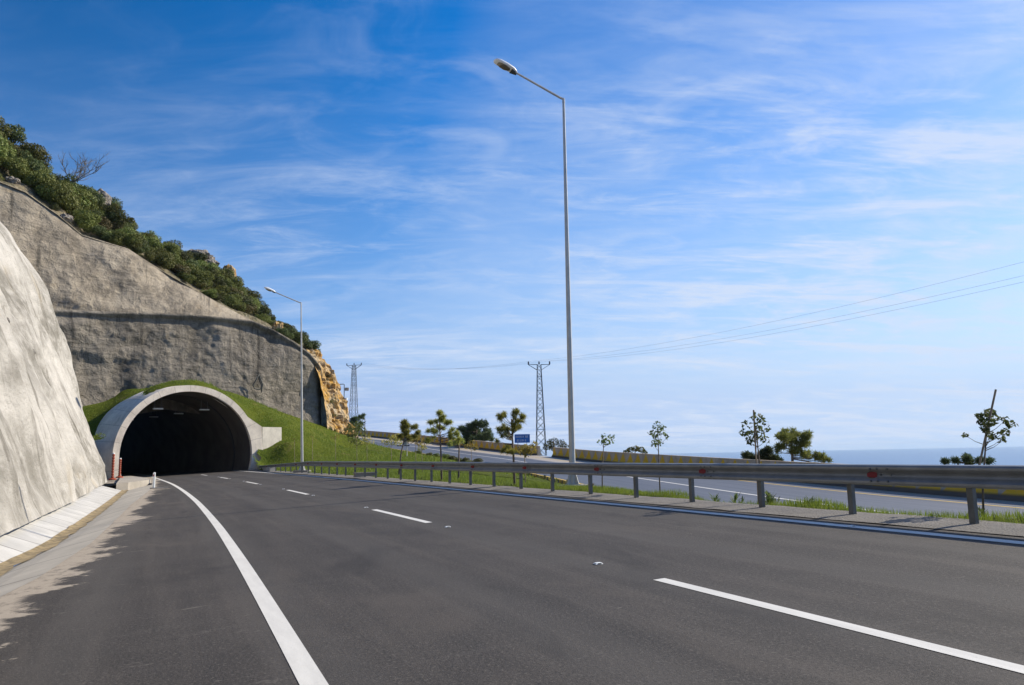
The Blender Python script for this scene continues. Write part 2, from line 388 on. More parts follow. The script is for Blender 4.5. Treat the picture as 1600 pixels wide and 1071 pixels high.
def leaf_mat(name, ca, cb, cc=None, trans=.25):
    m = bpy.data.materials.new(name); m.use_nodes = True; nt = m.node_tree; nt.nodes.clear()
    out = nt.nodes.new('ShaderNodeOutputMaterial'); o = objc(nt)
    oi = nt.nodes.new('ShaderNodeObjectInfo')
    k = noise_n(nt, o, 1.7, 4, .7)
    c = mix(nt, ramp(nt, k, .35, .65), ca, cb)
    g = node(nt, 'ShaderNodeNewGeometry').outputs['Random Per Island']
    c = mix(nt, math_(nt, 'MULTIPLY', g, .6), c, cc or tuple(x * 1.5 for x in cb))
    hs = node(nt, 'ShaderNodeHueSaturation', Color=c)
    nt.links.new(math_(nt, 'ADD', math_(nt, 'MULTIPLY', oi.outputs['Random'], .05), .475), hs.inputs['Hue'])
    nt.links.new(math_(nt, 'ADD', math_(nt, 'MULTIPLY', oi.outputs['Random'], .95), .62), hs.inputs['Value'])
    d = node(nt, 'ShaderNodeBsdfPrincipled', Base__Color=hs.outputs[0], Roughness=.6); d.inputs['Specular IOR Level'].default_value = .25
    t = node(nt, 'ShaderNodeBsdfTranslucent', Color=hs.outputs[0])
    mx = nt.nodes.new('ShaderNodeMixShader'); mx.inputs[0].default_value = trans
    nt.links.new(d.outputs[0], mx.inputs[1]); nt.links.new(t.outputs[0], mx.inputs[2]); nt.links.new(mx.outputs[0], out.inputs[0]); return m

MT = {}
MT['asphalt'] = asphalt_mat(); MT['asphalt2'] = asphalt2_mat()
MT['white_paint'] = paint_mat('white_road_paint', (.70, .68, .62), .6); MT['yellow_paint'] = paint_mat('yellow_road_paint', (.62, .42, .08))
MT['gravel'] = gravel_mat()
MT['ditch'] = concrete_mat('ditch_concrete', (.47, .43, .36), (2.6, .3)); MT['slab'] = concrete_mat('slab_concrete', (.50, .485, .45), (1.55, -.15))
MT['dirt'] = plain('ditch_dirt', (.25, .19, .10), .95, 0, .4, 3, .5, 25)
MT['near_wall'] = shotcrete_mat('sprayed_concrete_pale', (.47, .445, .40), (.20, .186, .155), (.105, .094, .072), 1.0, False, (.36, .29, .18))
MT['mount_wall'] = shotcrete_mat('sprayed_concrete_grey', (.38, .325, .245), (.185, .158, .12), (.075, .067, .055), .95, True, (.36, .25, .11))
MT['mount_low'] = shotcrete_mat('sprayed_concrete_dark', (.285, .252, .203), (.128, .114, .093), (.045, .041, .036), .95, True, (.28, .22, .13))
def portal_mat():
    m, nt, b = newmat('portal_concrete'); o = objc(nt); sp = node(nt, 'ShaderNodeSeparateXYZ', Vector=o)
    t = math_(nt, 'ADD', math_(nt, 'MULTIPLY', sp.outputs[0], cos(radians(40))), math_(nt, 'MULTIPLY', sp.outputs[1], sin(radians(40))))
    an = math_(nt, 'ARCTAN2', math_(nt, 'SUBTRACT', sp.outputs[2], 1.67), t)
    fr = math_(nt, 'ABSOLUTE', math_(nt, 'SUBTRACT', math_(nt, 'FRACT', math_(nt, 'MULTIPLY', an, 180 / pi / 13.0)), .5))
    jl = ramp(nt, fr, .475, .495)
    k = noise_n(nt, o, .8, 6, .65); f = noise_n(nt, o, 9, 5, .7); st = noise_n(nt, mapping(nt, o, (1.6, 1.6, .14)), 1.2, 6, .7)
    c = mix(nt, ramp(nt, k, .3, .7), (.66, .57, .465), (.90, .80, .66))
    c = mix(nt, math_(nt, 'MULTIPLY', ramp(nt, st, .52, .72), .55), c, (.36, .32, .27))
    c = mix(nt, math_(nt, 'MULTIPLY', ramp(nt, f, .56, .74), .3), c, (.42, .38, .33))
    c = mix(nt, math_(nt, 'MULTIPLY', jl, .5), c, (.25, .22, .19))
    setv(nt, b, 'Base Color', c); setv(nt, b, 'Roughness', .9); bump(nt, b, math_(nt, 'SUBTRACT', f, jl), .35, .03); return m
MT['portal'] = portal_mat()
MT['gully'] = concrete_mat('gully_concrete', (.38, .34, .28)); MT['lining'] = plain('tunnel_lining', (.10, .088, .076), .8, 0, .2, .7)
MT['wing'] = concrete_mat('wing_concrete', (.50, .465, .40))
MT['galv'] = plain('galvanised_steel', (.21, .22, .22), .5, .35, .12, 3, .05)
MT['galv_pole'] = plain('galvanised_pole', (.44, .44, .415), .5, .3, .12, 2.5, .05)
MT['post'] = plain('post_steel', (.095, .105, .11), .5, .3, .2, 4, .05)
MT['lamp_shell'] = plain('lamp_shell_grey', (.72, .73, .72), .4, 0, .05, 3, 0); MT['black'] = plain('dark_plastic', (.03, .035, .035), .5, 0, .2, 5, 0)
m_, nt_, b_ = newmat('lamp_glass'); setv(nt_, b_, 'Base Color', (.16, .13, .08)); setv(nt_, b_, 'Roughness', .08); setv(nt_, b_, 'Metallic', .3); MT['lens'] = m_
MT['red'] = plain('red_reflector', (.19, .006, .010), .6, 0, .1, 5, 0); MT['orange'] = plain('orange_plastic', (.30, .055, .022), .55, 0, .2, 6, .1)
MT['white'] = plain('white_plastic', (.75, .77, .75), .45, 0, .06, 5, 0)
MT['bark'] = plain('bark', (.13, .10, .075), .9, 0, .35, 12, .5, 30); MT['stake'] = plain('wooden_stake', (.26, .20, .14), .85, 0, .3, 9, .3)
MT['deadwood'] = plain('dead_wood', (.16, .145, .125), .9, 0, .3, 8, .3)
MT['pylon'] = plain('pylon_steel', (.13, .15, .17), .6, .4, .15, 4, 0); MT['cable'] = plain('cable', (.30, .34, .40), .6, .2, .1, 1, 0)
MT['insul'] = plain('insulator', (.05, .05, .07), .3, 0, .1, 5, 0)
MT['blue'] = plain('blue_sign', (.015, .12, .42), .4, 0, .1, 4, 0)
MT['shrub'] = leaf_mat('shrub_leaf', (.060, .082, .018), (.130, .148, .032), (.22, .22, .065))
MT['shrub_dark'] = leaf_mat('dark_shrub_leaf', (.038, .056, .020), (.078, .098, .032), (.14, .15, .05))
MT['shrub_dry'] = leaf_mat('dry_shrub_leaf', (.085, .080, .028), (.13, .115, .040), (.19, .16, .07))
MT['pine'] = leaf_mat('pine_needle', (.17, .205, .035), (.30, .32, .06), (.40, .38, .12), .5)
MT['pine_far'] = leaf_mat('far_pine_needle', (.04, .062, .03), (.07, .095, .042), (.11, .13, .06), .35)
MT['pine_mid'] = leaf_mat('mid_pine_needle', (.12, .165, .035), (.21, .25, .055), (.30, .30, .10), .5)
MT['sapling'] = leaf_mat('sapling_leaf', (.055, .09, .025), (.105, .15, .04), (.17, .22, .08), .5)
MT['yleaf'] = leaf_mat('yellowing_leaf', (.16, .15, .03), (.27, .22, .045), (.36, .27, .09), .5)
MT['grassblade'] = leaf_mat('grass_blade', (.09, .135, .014), (.15, .195, .022), (.24, .26, .05), .4)

def grass_ground():
    m, nt, b = newmat('grass_turf'); o = objc(nt)
    k = noise_n(nt, o, .25, 5, .6); f = noise_n(nt, o, 2.2, 6, .7); g = noise_n(nt, mapping(nt, o, (1, 1, .4)), 14, 4, .75)
    c = mix(nt, ramp(nt, k, .35, .65), (.075, .115, .012), (.14, .17, .018))
    c = mix(nt, math_(nt, 'MULTIPLY', ramp(nt, f, .50, .72), .7), c, (.165, .175, .030))
    c = mix(nt, math_(nt, 'MULTIPLY', ramp(nt, f, .46, .30), .6), c, (.035, .065, .010))
    c = mix(nt, math_(nt, 'MULTIPLY', ramp(nt, g, .52, .70), .6), c, (.17, .20, .035))
    c = mix(nt, math_(nt, 'MULTIPLY', ramp(nt, g, .46, .32), .7), c, (.022, .042, .008))
    bare = noise_n(nt, o, .55, 5, .6)
    c = mix(nt, math_(nt, 'MULTIPLY', ramp(nt, bare, .60, .74), .75), c, (.24, .20, .07))
    setv(nt, b, 'Base Color', c); setv(nt, b, 'Roughness', .95); setv(nt, b, 'Specular IOR Level', .1)
    bump(nt, b, math_(nt, 'ADD', g, f), 1.0, .25); return m
MT['turf'] = grass_ground()

def rock_mat(name, a, c2, c3, crack=(.10, .075, .05)):
    m, nt, b = newmat(name); o = objc(nt)
    k = noise_n(nt, o, .35, 6, .65, .4); f = noise_n(nt, o, 2.2, 6, .7)
    v = node(nt, 'ShaderNodeTexVoronoi', Vector=mapping(nt, o, (1, 1, .6)), Scale=1.5); v.feature = 'DISTANCE_TO_EDGE'
    c = mix(nt, ramp(nt, k, .38, .62), a, c2); c = mix(nt, math_(nt, 'MULTIPLY', ramp(nt, f, .5, .7), .7), c, c3)
    c = mix(nt, math_(nt, 'MULTIPLY', ramp(nt, v.outputs['Distance'], .07, .0), .7), c, crack)
    setv(nt, b, 'Base Color', c); setv(nt, b, 'Roughness', .95); setv(nt, b, 'Specular IOR Level', .15)
    bump(nt, b, math_(nt, 'ADD', f, math_(nt, 'MULTIPLY', v.outputs['Distance'], 1.5)), .9, .25); return m
MT['rock_yellow'] = rock_mat('ochre_rock', (.45, .255, .06), (.50, .39, .24), (.50, .44, .35))
MT['rock_grey'] = rock_mat('grey_rock', (.20, .185, .165), (.31, .27, .22), (.42, .37, .31))
MT['hill'] = rock_mat('hill_soil', (.10, .095, .05), (.20, .17, .11), (.33, .30, .25))

def barrier_mat():
    m, nt, b = newmat('barrier_concrete'); u = uvn(nt); sp = node(nt, 'ShaderNodeSeparateXYZ', Vector=u); o = objc(nt)
    k = noise_n(nt, o, 1.0, 5, .6); f = noise_n(nt, o, 12, 4, .7)
    c = mix(nt, ramp(nt, k, .3, .7), (.40, .315, .215), (.54, .44, .32))
    ph = math_(nt, 'ABSOLUTE', math_(nt, 'SUBTRACT', math_(nt, 'FRACT', math_(nt, 'DIVIDE', sp.outputs[0], 1.75)), .5))   # 0 centre .. .5
    hgt = math_(nt, 'DIVIDE', math_(nt, 'SUBTRACT', sp.outputs[1], .13), .99)
    tri = math_(nt, 'SUBTRACT', math_(nt, 'SUBTRACT', 1.0, math_(nt, 'MULTIPLY', ph, 2.0)), hgt)
    tm = math_(nt, 'MULTIPLY', ramp(nt, tri, -.03, .05), math_(nt, 'MULTIPLY', ramp(nt, hgt, 0.0, .06), ramp(nt, hgt, 1.0, .95)))
    tm = math_(nt, 'MULTIPLY', tm, math_(nt, 'ADD', math_(nt, 'MULTIPLY', ramp(nt, f, .7, .5), .3), .7))
    c = mix(nt, tm, c, (.74, .44, .012))
    c = mix(nt, math_(nt, 'MULTIPLY', ramp(nt, sp.outputs[1], .30, .16), .9), c, (.06, .05, .042))   # darker band along the foot, fading out upwards
    setv(nt, b, 'Base Color', c); setv(nt, b, 'Roughness', .85); bump(nt, b, f, .3, .02); return m
MT['barrier'] = barrier_mat()

def kerb_mat():
    m, nt, b = newmat('painted_kerb'); u = uvn(nt); sp = node(nt, 'ShaderNodeSeparateXYZ', Vector=u)
    fr = math_(nt, 'FRACT', math_(nt, 'DIVIDE', sp.outputs[0], 1.0))
    k = ramp(nt, fr, .70, .72)
    n = noise_n(nt, u, 8, 4, .6)
    c = mix(nt, k, (.62, .40, .05), (.09, .085, .08)); c = mix(nt, math_(nt, 'MULTIPLY', ramp(nt, n, .55, .75), .5), c, (.3, .27, .22))
    setv(nt, b, 'Base Color', c); setv(nt, b, 'Roughness', .8); return m
MT['kerb2'] = kerb_mat()

def sea_mat():
    m, nt, b = newmat('sea_water'); o = nt.nodes.new('ShaderNodeNewGeometry').outputs['Position']
    n1 = noise_n(nt, mapping(nt, o, (.02, .02, .02)), 1.0, 6, .6); n2 = noise_n(nt, mapping(nt, o, (.0008, .0025, 1)), 1.0, 4, .6)
    setv(nt, b, 'Base Color', mix(nt, n2, (.030, .10, .24), (.05, .14, .30))); setv(nt, b, 'Roughness', .28); setv(nt, b, 'IOR', 1.33)
    bump(nt, b, n1, .5, 2.0); return m
MT['sea'] = sea_mat()

# ------------------------------------------------------------------ sea and far coast
R_ = 22000.0
struct(mk('sea', [(-R_, -R_, -75), (R_, -R_, -75), (R_, R_, -75), (-R_, R_, -75)], [(0, 1, 2, 3)], MT['sea']))

# ------------------------------------------------------------------ main carriageway
SS = np.arange(-26, 135, .75)
def n_edge(s): return float(np.interp(s, [-20, 4, 5.5, 10, 23.5, 43, 50, 140], [-3.4, -2.7, -2.5, -2.2, -1.85, -.85, -.7, -.7]))
def n_left(s): return n_edge(s) if s < 49 else float(np.interp(s, [49, 54, 60, 140], [-.7, -1.2, -5, -11]))
def n_right(s): return max(rn(s) - .5, float(np.interp(s, [-30, 58, 70, 140], [8, 8.0, 9.2, 12])))
ca = [(lambda s, k=k: n_left(s) + (n_right(s) - n_left(s)) * k, 0.0) for k in np.linspace(0, 1, 12)]
road = struct(strip('road', SS, ca, MT['asphalt'], rd))
strip('edge_line', np.arange(-26, 120, .75), [(lambda s: float(np.interp(s, [-3, 4, 11, 22, 44, 58], [-.05, .03, .10, .16, .18, .10])), .004), (lambda s: float(np.interp(s, [-3, 4, 11, 22, 44, 58], [.12, .20, .27, .33, .35, .27])), .004)], MT['white_paint'], rd, road)
strip('edge_line', np.arange(-26, 120, .75), [(lambda s: rn(s) - 1.16, .004), (lambda s: rn(s) - .97, .004)], MT['white_paint'], rd, road)
for a, bb in ((-5.2, -.25), (7.5, 11.8), (20.9, 25.3), (34.2, 38.8), (47.6, 52.2), (61, 65.5)):
    strip('lane_dash', np.linspace(a, bb, 8), [(3.70, .004), (3.84, .004)], MT['white_paint'], rd, road)
# gravel shoulder outside the right edge line
V = []; U = []; ss = np.arange(-26, 74, .5)
cols = np.linspace(0, 1, 7)
for s in ss:
    e = rn(s) + .55 + .12 * fnoise((s * .5, 0, 0)) + .10 * fnoise((s * 2.2, 4, 0))
    for k in cols:
        n = rn(s) - .66 + (e - rn(s) + .66) * k
        V.append(rd(s, n, .012 + .012 * fnoise((s * 2, n * 2, 3)) - (.05 if k == 1 else 0))); U.append((s, n))
struct(mk('gravel_shoulder', V, [f[::-1] for f in grid(len(ss), 7)], MT['gravel'], None, True, U))

# ------------------------------------------------------------------ concrete ditch along the left shoulder
def n_bot(s): return float(np.interp(s, [-20, 7, 10, 13, 21, 38, 46], [-4.1, -3.6, -3.5, -3.25, -3.05, -2.6, -2.3]))
def n_top(s): return float(np.interp(s, [-20, 17, 24, 37, 57], [-4.75, -4.45, -4.3, -4.25, -3.55]))
sd_ = np.arange(-26, 47.1, .75)
ditch = struct(strip('ditch', sd_, [(lambda s: n_edge(s) + .02, .004), (lambda s: n_edge(s) * .5 + n_bot(s) * .5, -.13), (lambda s: n_bot(s) + .10, -.27)], MT['ditch'], rd))
strip('ditch_bed', np.arange(-26, 47.1, .4), [(lambda s: n_bot(s) + .22 + .12 * fnoise((s, 1, 0)), -.215), (lambda s: n_bot(s), -.235), (lambda s: n_bot(s) - .12 - .05 * fnoise((s, 5, 0)), -.19)], MT['dirt'], rd, ditch, True)
strip('slab_lining', np.arange(-26, 47.1, .75), [(lambda s: n_bot(s) - .02, -.27), (lambda s: n_top(s), .28), (lambda s: n_top(s) - .35, .34)], MT['slab'], rd, ditch)

# near sprayed wall: its profile is the cut seen at its far end
S_END = 56.0
c_end = rd(S_END, 0); th_e = radians(TH0 + TK * S_END)
nv_, uv_ = np.array([cos(th_e), sin(th_e)]), np.array([-sin(th_e), cos(th_e)])
prof = []
for x, y in ((169, 752), (158, 722), (146, 690), (133, 655), (120, 618), (107, 575), (97, 535), (87, 502), (76, 466), (62, 432), (44, 402), (24, 374), (0, 350), (-30, 328), (-70, 305), (-120, 285)):
    d = ray(x, y); k = ((c_end[:2] - 0) @ uv_) / (d[:2] @ uv_); p = CP + d * k
    prof.append(((p[:2] - c_end[:2]) @ nv_, p[2] - (PA * p[0] + PB * p[1])))
prof = np.array(prof)
prof[:, 0] += -3.9 - prof[0, 0] if False else 0
pl = np.concatenate([[0], np.cumsum(np.linalg.norm(np.diff(prof, axis=0), axis=1))])
q = np.arange(0, pl[-1], .28)
pn = np.interp(q, pl, prof[:, 0]); pz = np.interp(q, pl, prof[:, 1])
# smooth the profile a little
for _ in range(3):
    pn[1:-1] = (pn[:-2] + 2 * pn[1:-1] + pn[2:]) / 4; pz[1:-1] = (pz[:-2] + 2 * pz[1:-1] + pz[2:]) / 4
base_n = pn[0]
ws = np.concatenate([np.arange(-24, 10, .6), np.arange(10, S_END - 2.5, .35), S_END - 2.5 + 2.5 * np.sin(np.linspace(0, pi / 2, 9))])
extra = [1, 2.5, 5, 9, 14]
V = []; U = []; rows = []
for i, s in enumerate(ws):
    k = max(0, (s - (S_END - 2.5)) / 2.5)
    rows.append((s, -2.6 * (1 - sqrt(max(0, 1 - k * k)))))
for e in extra: rows.append((S_END + .02 * e, -2.6 - e))
for s, inset in rows:
    sh = (n_top(min(s, S_END)) - n_top(S_END)) * .6
    for j in range(len(q)):
        wk = max(0, min(1, (pz[j] - 3) / 9)); wk = wk * wk * (3 - 2 * wk)
        hh = pz[j] * (1 - .42 * wk * max(0, S_END - s) / 60)
        amp = min(1, hh / 1.2)
        dsp = .75 * amp * fnoise((s * .16, q[j] * .07, 1.0), 3) + .24 * amp * fnoise((s * .45 + q[j] * .06, q[j] * .10, 4.0), 4) + .075 * fnoise((s * 1.5, q[j] * .9, 8), 4)
        dsp += -.35 * amp * max(0, fnoise((s * .33 + q[j] * .05, q[j] * .03, 12.), 2))
        if inset < 0: dsp *= max(0, 1 + inset * .3)
        V.append(rd(s, pn[j] + sh + inset + dsp * .9, hh + dsp * .2)); U.append((s, q[j]))
o = mk('sprayed_wall', V, [f[::-1] for f in grid(len(rows), len(q))], MT['near_wall'], None, True, U)
tag(o, 'pale sprayed concrete wall leaning back beside the left shoulder, streaked with runs', 'wall')
WALL_ROWS, WALL_NQ, WALL_V = rows, len(q), np.array(V).reshape(len(rows), len(q), 3)
def wall_at(x, y):
    """nearest grid point of the near wall to a view ray"""
    d = ray(x, y); d = d / np.linalg.norm(d); P_ = WALL_V.reshape(-1, 3) - CP
    al = P_ @ d; dist = np.linalg.norm(P_ - al[:, None] * d, axis=1); dist[al < 3] = 9e9
    i = int(np.argmin(dist + al * .002)); return WALL_V.reshape(-1, 3)[i]
# rubble strip where the wall meets the slabs, weep pipes in the face
for k, (x, y) in enumerate(((13, 500), (54, 548), (75, 600), (89, 650))):
    p = wall_at(x, y); e = empty('drain_pipe', p)
    w = ['highest', 'second highest', 'third highest', 'lowest'][k]
    tag(e, f'short rusty drain pipe sticking out of the pale left wall, {w} of the four', 'pipe', 'drain pipes in the left wall')
    mb = MB(); dr = np.array([cos(th_e), sin(th_e), -.25]); L = .28; dr = np.array([.55, -.75, -.35])
    mb.tube([(0, 0, 0) - dr * .2, dr * L], .075, 8, False); mb.tube([dr * L, dr * (L - .12)], .06, 8, True)
    mb.mk('pipe', MT['deadwood'], e, True)
SPOTS = [(95, 770), (85, 777), (72, 785), (110, 766), (60, 788), (30, 803), (128, 760), (100, 772), (78, 780), (52, 790)]
for k, (x, y) in enumerate(SPOTS):
    r = .16 + .16 * ((k * 7) % 5) / 5; mb = MB(); rr = random.Random(k)
    p = plane_pt(x, y + 4, .30)
    ico = []
    for i in range(7):
        for j in range(10):
            a = pi * i / 6; bq = 2 * pi * j / 10; w = 1 + .35 * noise.noise(Vector((sin(a) * cos(bq) * 1.7 + k, sin(a) * sin(bq) * 1.7, cos(a) * 1.7)))
            ico.append((r * w * sin(a) * cos(bq) * 1.3, r * w * sin(a) * sin(bq), r * w * cos(a) * .8))
    fc = [(i * 10 + j, (i + 1) * 10 + j, (i + 1) * 10 + (j + 1) % 10, i * 10 + (j + 1) % 10) for i in range(6) for j in range(10)]
    o = mk('rock', ico, fc, MT['rock_grey']); o.location = tuple(p)
    tag(o, 'loose stone at the foot of the left wall above the white slabs', 'rock', 'loose stones at the foot of the left wall')

# ------------------------------------------------------------------ second carriageway
s2 = np.arange(0, BS[-1], 1.0)
off = lambda s, n, dz: b2(s, n, dz)
road2 = struct(strip('upper_road', s2, [(k, 0.0) for k in np.linspace(.1, 11.9, 9)], MT['asphalt2'], off, None, False, False))
strip('edge_line', s2, [(1.95, .005), (2.11, .005)], MT['yellow_paint'], off, road2, False, False)
strip('lane_line', s2, [(6.4, .005), (6.58, .005)], MT['white_paint'], off, road2, False, False)
strip('edge_line', s2[s2 > 76], [(11.0, .005), (11.16, .005)], MT['yellow_paint'], off, road2, False, False)
kb = struct(strip('kerb', s2[s2 > b2_at_y(19)], [(11.88, -.02), (11.9, .15), (12.14, .16), (12.17, -.1)], MT['kerb2'], off, None, False, False))
# barriers
def barrier(y0, y1, label):
    a, bb = b2_at_y(y0), b2_at_y(y1); st = np.arange(a, bb, .8)
    pr = [(.02, 0), (-.02, .10), (-.19, .36), (-.25, 1.10), (-.47, 1.10), (-.53, .36), (-.70, .10), (-.74, 0)]
    V = []; U = []; hv = [0, .1, .38, 1.12, 1.34, 2.1, 2.3, 2.5]
    for s in st:
        for (o_, z), h in zip(pr, hv): V.append(b2(s, o_ + .1, z)); U.append((s, h))
    n = len(pr); fc = grid(len(st), n)
    fc += [tuple(range(n)), tuple((len(st) - 1) * n + k for k in range(n - 1, -1, -1))]
    og = b2((a + bb) / 2, 0)
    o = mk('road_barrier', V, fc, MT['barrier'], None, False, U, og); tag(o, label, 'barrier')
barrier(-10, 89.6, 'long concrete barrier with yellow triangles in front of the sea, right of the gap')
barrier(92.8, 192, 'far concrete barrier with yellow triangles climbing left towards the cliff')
# ground falling from the barrier to the sea
V = []; U = []
cols = [(-.05, -.05), (-2, -.6), (-6, -3), (-14, -9), (-30, -20), (-60, -36), (-120, -60), (-200, -84)]
for s in s2[::2]:
    for o_, dz in cols:
        p = b2(s, o_, dz); p[2] += .5 * fnoise((p[0] * .15, p[1] * .15, 0)) * (1 if o_ < -3 else .2); V.append(p); U.append((s, o_))
struct(mk('seaward_slope', V, grid(len(s2[::2]), len(cols)), MT['hill'], None, True, U))

# ------------------------------------------------------------------ grass bank (thin plate through surveyed points)
WALL_BASE = [(-60, 650), (0, 645), (60, 640), (125, 637), (150, 633), (180, 624), (200, 612), (220, 610), (245, 607), (262, 606), (290, 606), (312, 607), (335, 608), (352, 611), (372, 617), (400, 629), (430, 641), (455, 650), (480, 659), (500, 666), (515, 671)]
ctrl = []
for s in np.arange(-20, 66, 4):
    for n, dz in ((8.7, -.06), (rn(s) + .5, -.02), (rn(s) + 1.25, -.0)): ctrl.append(rd(s, n, dz))
    if s < 11:
        p = rd(s, rn(s) + 2.5); p[2] = -.42; ctrl.append(p)
for s in np.arange(0, b2_at_y(140), 6):
    for o_, dz in ((11.7, -.14), (12.25, .10), (13.0, .12)):
        p = b2(s, o_, dz); q_ = sn(p[0], p[1])
        if q_[1][0] > rn(q_[0][0]) + (3.2 if q_[0][0] < 14 else 1.8): ctrl.append(p)
for x, y in WALL_BASE:
    ctrl.append(ray_b(x, y, 9.0)); p = ray_b(x, y, 9.0); p[2] += .35; p[:2] += TB * 1.5; ctrl.append(p)
RO = 6.2; ZC = 1.97
road_z = lambda t: PA * (PM[0] + TR[0] * t) + PB * (PM[1] + TR[1] * t)
for a in range(15, 166, 15):
    k_ = RO + .55 * max(0, -cos(radians(a))); ctrl.append(tb(k_ * cos(radians(a)), .9 if a < 130 else 3.3, ZC + k_ * sin(radians(a)) - .05))
for x, y in ((360, 630), (385, 648)): 
    p = ray_b(x, y, .9); p[2] -= .1; ctrl.append(p)
for x, y in ((408, 664), (425, 662), (442, 664)):
    p = ray_b(x, y, 2.6); ctrl.append(p)
for x, y, b in ((441, 689, .8), (425, 698, .35), (407, 703, .0)): ctrl.append(ray_b(x, y, b))
for x, y in ((403, 716), (398, 733), (455, 690), (470, 700), (470, 720)): ctrl.append(ray_b(x, y, -.7))
for x, y in ((150, 690), (128, 692), (100, 690), (60, 690)): ctrl.append(ray_b(x, y, 2.6))
for x, y in ((525, 690), (545, 700), (560, 698), (540, 683)): ctrl.append(depth_pt(x, y, 88))
ctrl = np.array(ctrl)
# merge near duplicates
keep = []
for p in ctrl:
    if all((p[0] - r[0]) ** 2 + (p[1] - r[1]) ** 2 > .35 for r in keep): keep.append(p)
ctrl = np.array(keep)
def _U(r2): return np.where(r2 > 1e-9, .5 * r2 * np.log(np.maximum(r2, 1e-12)), 0)
K = _U(((ctrl[:, None, :2] - ctrl[None, :, :2]) ** 2).sum(-1)) + np.eye(len(ctrl)) * .004
Pm = np.hstack([np.ones((len(ctrl), 1)), ctrl[:, :2]])
A_ = np.block([[K, Pm], [Pm.T, np.zeros((3, 3))]]); sol = np.linalg.solve(A_, np.concatenate([ctrl[:, 2], [0, 0, 0]]))
def bank_z(X, Y):
    X = np.asarray(X, float).ravel(); Y = np.asarray(Y, float).ravel(); out = np.empty_like(X)
    for i in range(0, len(X), 5000):
        x, y = X[i:i+5000], Y[i:i+5000]
        out[i:i+5000] = _U((x[:, None] - ctrl[None, :, 0]) ** 2 + (y[:, None] - ctrl[None, :, 1]) ** 2) @ sol[:-3] + sol[-3] + sol[-2] * x + sol[-1] * y
    return out
st_ = .45
gx = np.arange(-62, 16, st_); gy = np.arange(-6, 118, st_); GX, GY = np.meshgrid(gx, gy, indexing='ij')
fx, fy = GX.ravel(), GY.ravel(); S_, N_ = sn(fx, fy); RNV = np.interp(S_, [-15, 0, 12, 44], [9.25, 9.08, 8.8, 8.62]); BS_, OF_ = b2_of(fx, fy)
t_ = (fx - PM[0]) * TR[0] + (fy - PM[1]) * TR[1]; bb_ = (fx - PM[0]) * TB[0] + (fy - PM[1]) * TB[1]
def dom(n, of, t, b):
    front = (b < .55) & ((n > 8.9) | (b > -14) & (n > 8.0)) & (t > 5.95) | (b < -.7) & (b > -14) & (n > 8.25) & (t > 2.2) | (b < -3) & (n > 8.9) & (t > 3)
    back = (b >= np.where(t < -4.0, 2.6, .5)) & (b < 11.5)
    left = (t < -7.3) & (b > -3) & (b < 3)
    right = (t > 14) & (n > 8.9) & (b < 13)
    return (front | back | left | right) & (of > 11.95)
ok = dom(N_, OF_, t_, bb_) | ((N_ > 8.9) & (N_ < RNV + 2.7) & (S_ < 14))
idx = np.full(len(fx), -1); idx[ok] = np.arange(ok.sum())
Zg = bank_z(fx[ok], fy[ok]); V = np.stack([fx[ok], fy[ok], Zg], 1)
for i in range(len(V)): V[i, 2] += .05 * fnoise((V[i, 0] * .6, V[i, 1] * .6, 0), 3)
fc = []; ny = len(gy)
I2 = idx.reshape(len(gx), ny)
for i in range(len(gx) - 1):
    for j in range(ny - 1):
        a, b, c, d = I2[i, j], I2[i + 1, j], I2[i + 1, j + 1], I2[i, j + 1]
        if min(a, b, c, d) >= 0: fc.append((a, b, c, d))
struct(mk('grass_bank', V, fc, MT['turf'], None, True))

# blades of grass
def blades(P, h, w, lean=.5):
    n = len(P); a = RNG.uniform(0, 2 * pi, n); d = np.stack([np.cos(a), np.sin(a), np.zeros(n)], 1)
    b = RNG.uniform(0, 2 * pi, n); ln = np.stack([np.cos(b), np.sin(b), np.zeros(n)], 1) * (RNG.uniform(0, lean, n) * h)[:, None]
    tip = P + ln; tip[:, 2] += h
    V = np.empty((n, 3, 3)); V[:, 0] = P - d * w[:, None] / 2; V[:, 1] = P + d * w[:, None] / 2; V[:, 2] = tip
    return V.reshape(-1, 3)
def tri_mesh(name, V, mat):
    me = bpy.data.meshes.new(name); n = len(V)
    me.vertices.add(n); me.vertices.foreach_set('co', V.ravel()); me.loops.add(n); me.loops.foreach_set('vertex_index', np.arange(n))
    me.polygons.add(n // 3); me.polygons.foreach_set('loop_start', np.arange(0, n, 3)); me.update(); me.validate()
    me.materials.append(mat); return link(bpy.data.objects.new(name, me))
parts = []
def scatter(n, s0, s1, n0, n1, h0, h1, w0, w1, patch=.0):
    s = RNG.uniform(s0, s1, n); nn = RNG.uniform(n0, n1, n)
    P = np.array([rd(a, b_) for a, b_ in zip(s, nn)]); _, of = b2_of(P[:, 0], P[:, 1]); k = (of > 12.2) | ((nn < 9.08 + 1.5) & (s < 13))
    if patch: k &= np.array([noise.noise(Vector((p[0] * 1.1, p[1] * 1.1, 0))) > -patch for p in P])
    P = P[k]; P[:, 2] = bank_z(P[:, 0], P[:, 1]) - .01; m = len(P)
    parts.append(blades(P, RNG.uniform(h0, h1, m), RNG.uniform(w0, w1, m)))
scatter(30000, -6, 16, 9.35, 11.5, .05, .15, .006, .016, .45)
scatter(26000, 14, 40, 9.2, 13.5, .05, .14, .012, .03, .5)
scatter(22000, 38, 75, 9.2, 22, .06, .18, .03, .07)
m = 26000
t = RNG.uniform(-16, 34, m); b = RNG.uniform(-12, 9.3, m); xy = PM + t[:, None] * TR + b[:, None] * TB
